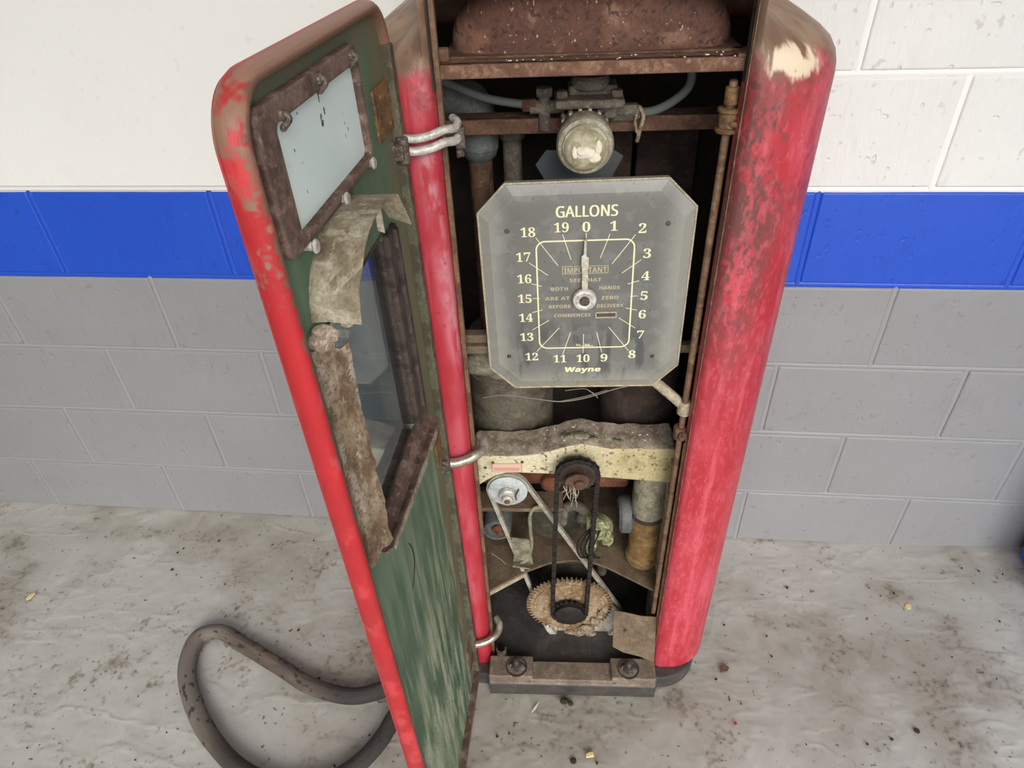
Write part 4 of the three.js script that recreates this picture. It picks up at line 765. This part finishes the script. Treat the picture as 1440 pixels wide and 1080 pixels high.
  mesh('window_hood', [sheet(arch.map(([a, v], i) => [0, 0.33, 0.66, 1].map((t) => [-a + 0.0012 * Math.sin(i * 1.7 + t * 3), v + 0.0008 * Math.sin(i * 2 + t * 5), -0.011 + t * (0.046 + 0.001 * (i % 2))])), 0.0015)], M.sheet, door, 'dirty cream sheet metal strip bent over the lower window');
  mesh('hood_tab', [sheet([0, 0.33, 0.66, 1].map((t) => [0, 0.5, 1].map((q) => [-(0.178 - 0.032 * t - 0.004 * q * t), 1.223 - 0.042 * t - 0.003 * t * t + 0.006 * q * t, 0.0355 - (0.026 - 0.002 * t) * q])), 0.0014)], M.boneWhite, door, 'pale bent end of the strip');
  mesh('hood_tab', [sheet([0, 0.5, 1].map((t) => [[-0.2, 1.225 - 0.03 * t, 0.016], [-0.197, 1.225 - 0.034 * t, 0.022]]), 0.0014)], M.boneWhite, door);
  const rows = []; for (let i = 0; i <= 40; i++) { const v = 0.856 + 0.298 * i / 40, row = []; for (let k = 0; k <= 12; k++) { const t = k / 12; row.push([-(0.353 - 0.025 * t + 0.0025 * Math.sin(t * 9) + 0.004 * (vn(t * 5 + 9, v * 60, 256, 256, 77) - 0.5)), v + (0.03 - 0.036 * i / 40) * t + 0.004 * (vn(t * 4, i + 7, 256, 256, 81) - 0.5) * (i % 40 ? 0.3 : 2.5), -0.01 + 0.025 * t * (0.9 + 0.2 * vn(3, v * 30, 256, 256, 83)) + 0.003 * (vn(t * 7 + 3, v * 80, 256, 256, 87) - 0.5)]); } rows.push(row); }
  mesh('rusted_flashing', [sheet(rows, 0.002)], M.rustSheet, door, 'flaking rusted strip along the outer side of the lower window');
  mesh('window_lining', [box(0.111, 0.1185, 0.858, 1.156, -0.027, -0.009, 0.001), box(0.3445, 0.352, 0.858, 1.156, -0.027, -0.009, 0.001), box(0.111, 0.352, 0.857, 0.8645, -0.027, -0.009, 0.001), box(0.111, 0.352, 1.1495, 1.157, -0.027, -0.009, 0.001)], M.frameDark, door);
  mesh('side_bar', [box(0.076, 0.119, 0.862, 1.15, -0.011, -0.002, 0.003), box(0.088, 0.098, 0.862, 1.15, -0.004, 0.003, 0.002)], M.frameDark, door, 'dark brown bar along the hinge side of the lower window');
  const sr = []; for (let i = 0; i <= 24; i++) { const a = 0.075 + 0.262 * i / 24, row = []; for (let k = 0; k <= 8; k++) { const t = k / 8; row.push([-a, 0.866 + 0.004 * Math.sin(t * 8) + 0.003 * (vn(a * 60, t * 4, 256, 256, 91) - 0.5) - (0.026 - 0.03 * i / 24) * t, -0.012 + 0.027 * t]); } sr.push(row); }
  mesh('window_sill', [sheet(sr, 0.002)], M.frameBrown, door, 'rusty sill of the lower window');
  mesh('sill_lip', [sheet([0, 0.25, 0.5, 0.75, 1].map((t) => [[-(0.1 + 0.23 * t), 0.848 + 0.023 * t, 0.0145], [-(0.1 + 0.23 * t), 0.838 + 0.024 * t - 0.002 * Math.sin(t * 5), 0.0155]]), 0.0012)], M.sheet, door);
  mesh('clear_glass', [box(0.107, 0.35, 0.86, 1.154, -0.018, -0.015, 0.0008)], M.glass, door, 'clear dusty pane of the lower window');
  mesh('wad', [lump([-0.345, 1.162, 0.0], 0.012, 95, [0.9, 0.9, 1.2], 3), lump([-0.325, 1.165, 0.016], 0.005, 96, [0.9, 1, 1.2], 2)], M.dirt, door);
  // a scored slot in the green panel
  mesh('latch_slot', [extr((() => { const s = new THREE.Shape(); s.moveTo(-0.232, 0.752); s.quadraticCurveTo(-0.208, 0.705, -0.252, 0.68); s.lineTo(-0.2495, 0.679); s.quadraticCurveTo(-0.203, 0.703, -0.2305, 0.752); s.closePath(); return s; })(), -0.0095, -0.0082, 0.0003)], M.chain, door);
  // hinge leaves on the door
  mesh('hinge_plate', [box(0.006, 0.077, 1.24, 1.296, -0.0095, -0.0055, 0.0015), cyl([-0.03, 1.25, -0.005], 'z', 0.003, 0.003, 10), cyl([-0.055, 1.285, -0.005], 'z', 0.003, 0.003, 10)], M.hingePlate, door, 'rust-gold hinge plate');
  mesh('hinge_plate', [box(0.006, 0.05, 0.715, 0.77, -0.0095, -0.006, 0.0015)], M.hingePlate, door);
  mesh('hinge_plate', [box(0.006, 0.05, 0.1, 0.185, -0.0095, -0.006, 0.0015)], M.frameBrown, door);
}
// goose-neck hinge arms reach round the left post into the opening
{
  const top = 1.214;
  const arm = (y, r, name, mat, label, dip) => mesh(name, [tube([[-0.222, y, 0.02], [-0.205, y - 0.001, 0.019], [-0.188, y + 0.001, 0.014], [-0.172, y + 0.005, 0.006], [-0.161, y + dip * 0.5, -0.008], [-0.159, y + dip, -0.022], [-0.166, y + dip * 1.2, -0.034]], r, 40, 10)], mat, pump, label);
  arm(top + 0.012, 0.0052, 'hinge_arm', M.silver, 'upper silver strap of the top hinge', 0.006);
  arm(top - 0.003, 0.0056, 'hinge_arm', M.silver, 'lower silver strap of the top hinge', 0.006);
  mesh('hinge_end', [rb(-0.163, -0.15, 1.2, 1.228, -0.026, -0.012, 0.004), lump([-0.158, 1.196, -0.014], 0.006, 97)], M.knuckle, pump);
  arm(0.689, 0.0088, 'hinge_arm', M.steelArm, 'curved silver arm of the middle hinge', 0.012);
  arm(0.145, 0.0078, 'hinge_arm', M.steelArm, 'curved silver arm of the bottom hinge', 0.014);
  const knuckle = (y, h, r) => mesh('hinge_knuckle', [cyl([-0.221, y, 0.026], 'y', r, h, 18, 0.002), cyl([-0.236, y, 0.036], 'y', r * 0.9, h * 0.9, 18, 0.002), rb(-0.244, -0.218, y - h * 0.3, y + h * 0.3, 0.02, 0.04, 0.003)], M.knuckle, pump);
  knuckle(1.214, 0.032, 0.0078); knuckle(0.69, 0.026, 0.009); knuckle(0.147, 0.016, 0.006);
}

// ------------------------------------------------------------------ cobweb, hose, litter
{
  const toW = (p) => pump.localToWorld(V(...p)).toArray(); pump.updateMatrixWorld(true);
  const w = [];
  const strand = (pts, r) => w.push(tube(pts.map(toW), r, 24, 5));
  strand([[-0.16, 0.765, -0.06], [-0.13, 0.769, -0.062], [-0.1, 0.765, -0.064], [-0.065, 0.757, -0.066]], 0.0007);
  strand([[-0.065, 0.757, -0.066], [-0.03, 0.752, -0.066], [0.0, 0.756, -0.066], [0.03, 0.766, -0.065], [0.06, 0.78, -0.063], [0.085, 0.79, -0.06]], 0.001);
  strand([[-0.03, 0.752, -0.066], [0.01, 0.762, -0.066], [0.05, 0.778, -0.064]], 0.0007);
  strand([[0.02, 0.775, -0.066], [0.03, 0.768, -0.066], [0.035, 0.76, -0.066]], 0.0008);
  strand([[-0.02, 0.775, -0.067], [0.015, 0.778, -0.067], [0.03, 0.766, -0.066]], 0.0006);
  strand([[-0.17, 0.34, -0.07], [-0.155, 0.325, -0.07], [-0.14, 0.305, -0.07]], 0.0008);
  tag(mesh('cobweb', w, M.web, scene), 'dusty cobweb strands hanging below the dial', 'cobweb', null, 'stuff');

  const H = [[-0.33, 0.022, 0.0], [-0.36, 0.02, 0.03], [-0.411, 0.018, 0.052], [-0.484, 0.018, 0.075], [-0.587, 0.018, 0.056], [-0.686, 0.018, 0.006], [-0.791, 0.018, -0.046], [-0.86, 0.018, -0.078], [-0.905, 0.018, -0.062], [-0.9, 0.018, 0.015], [-0.838, 0.018, 0.112], [-0.758, 0.018, 0.19], [-0.68, 0.018, 0.24], [-0.58, 0.018, 0.268], [-0.5, 0.018, 0.255], [-0.445, 0.018, 0.218], [-0.41, 0.018, 0.172], [-0.385, 0.018, 0.116], [-0.36, 0.018, 0.075]].map(toW);
  const curve = new THREE.CatmullRomCurve3(H.map((p) => V(...p)), false, 'centripetal');
  const g = new THREE.TubeGeometry(curve, 260, 0.0185, 20), p = g.attributes.position;
  for (let i = 0; i < p.count; i++) {                              // slightly flattened and perished in places
    const ring = Math.floor(i / 21), t = ring / 260, c = curve.getPointAt(Math.min(1, t)), k = 1 + 0.05 * (fbm(t, (i % 21) / 21, 50, 4, 3, 981) - 0.5) + 0.14 * sst(0.4, 0.46, t) * (1 - sst(0.6, 0.66, t)) * ((i % 21) % 7 < 4 ? 1 : 0.3);
    p.setXYZ(i, c.x + (p.getX(i) - c.x) * k, Math.max(0.0005, c.y + (p.getY(i) - c.y) * (0.97 * Math.min(k, 1.03))), c.z + (p.getZ(i) - c.z) * k);
  }
  g.computeVertexNormals();
  const hose = mesh('rubber_hose', [g], M.hose, scene, null, true);
  tag(hose, 'perished black and brown rubber hose looped on the floor left of the pump', 'hose');
}
{
  const bit = (name, x, z, pts, h, mat, label, cat, turn = 0) => { const m = mesh(name, [extr(flatShape(pts), 0, h, h * 0.3).rotateX(-Math.PI / 2)], mat, scene); m.position.set(x, 0.001, z); m.rotation.y = turn; tag(m, label, cat); return m; };
  bit('wood_chip', 0.044, 0.604, [[-0.009, -0.004], [0.008, -0.005], [0.009, 0.004], [0.001, 0.006], [-0.008, 0.004]], 0.006, M.wood, 'pale yellow chip lying on the floor in front of the pump', 'chip', 0.3);
  bit('leaf_scrap', 0.821, 0.190, [[-0.008, -0.004], [0.0, -0.007], [0.008, -0.003], [0.009, 0.005], [0.0, 0.007], [-0.007, 0.004]], 0.003, M.wood, 'small cream scrap on the floor near the right block wall', 'scrap', 0.6);
  bit('leaf_scrap', -0.077, 0.512, [[-0.014, -0.002], [0.0, -0.003], [0.016, 0.002], [0.0, 0.002]], 0.002, M.flake, 'thin white sliver lying just in front of the base casting', 'scrap', 0.9);
  bit('leaf_scrap', -1.427, 0.319, [[-0.012, -0.003], [-0.002, -0.007], [0.01, -0.004], [0.014, 0.002], [0.0, 0.006], [-0.01, 0.003]], 0.003, M.wood, 'small tan leaf scrap at the far left of the floor', 'scrap', 1.1);
  bit('rust_flake', 0.349, 0.388, [[-0.012, -0.006], [0.004, -0.009], [0.013, -0.002], [0.008, 0.008], [-0.006, 0.007]], 0.004, M.rust, 'rusty brown flake on the floor right of the pump', 'flake', 0.4);
  bit('paint_flake', 0.355, 0.513, [[-0.003, -0.003], [0.004, -0.002], [0.003, 0.004], [-0.003, 0.003]], 0.002, M.redFlake, 'tiny red paint flake on the floor in front of the pump', 'flake', 0.2);
  const cr = mesh('dirt_crumb', [lump([-0.011, 0.004, 0.493], 0.007, 131, [1.4, 0.6, 1], 2), lump([0.001, 0.003, 0.497], 0.005, 132, [1.2, 0.7, 1], 2)], M.darkFlake, scene); tag(cr, 'dark clod of dirt just in front of the base casting', 'dirt');
  // grit scattered over the floor
  const list = [], q = () => fbm(rnd(), rnd(), 4, 4, 2, 991);
  for (let i = 0; i < 170; i++) {
    const x = rr(-1.7, 1.3), z = rr(0.06, 1.0), r = rr(0.001, 0.0028) * (rnd() < 0.06 ? 1.8 : 1); void q;
    if ((Math.abs(x) < 0.32 && z < 0.5) || x > 1.08 || (x < -0.3 && rnd() < 0.5)) continue;
    list.push(new THREE.IcosahedronGeometry(r, 0).scale(rr(0.6, 2), 0.5, rr(0.6, 2)).rotateY(rr(0, 3)).translate(x, r * 0.2 + 0.02 * sst(0.55, 1.25, x) * (1 - sst(0.2, 1.2, z)), z));
  }
  tag(mesh('grit', list, M.darkFlake, scene), 'dark grit scattered over the grey floor', 'grit', null, 'stuff');
  const fl = []; pump.updateMatrixWorld(true);
  for (let i = 0; i < 22; i++) { const x = rr(-0.16, 0.17), r = rr(0.0006, 0.0018); fl.push(new THREE.IcosahedronGeometry(r, 0).scale(rr(0.8, 2), 0.6, 1).translate(x, 1.297, rr(-0.05, -0.024)).applyMatrix4(pump.matrixWorld)); }
  for (let i = 0; i < 26; i++) { const x = rr(-0.15, 0.17), r = rr(0.0006, 0.002); fl.push(new THREE.IcosahedronGeometry(r, 0).scale(rr(0.8, 2), 0.6, 1).translate(x, 0.625 + rr(-0.004, 0.02) + (x > -0.05 ? 0.012 : 0), rr(-0.125, -0.08)).applyMatrix4(pump.matrixWorld)); }
  tag(mesh('pale_flakes', fl, M.flake, scene), 'pale flakes littering the ledges inside the pump', 'flakes', null, 'stuff');
}

renderer.render(scene, camera);
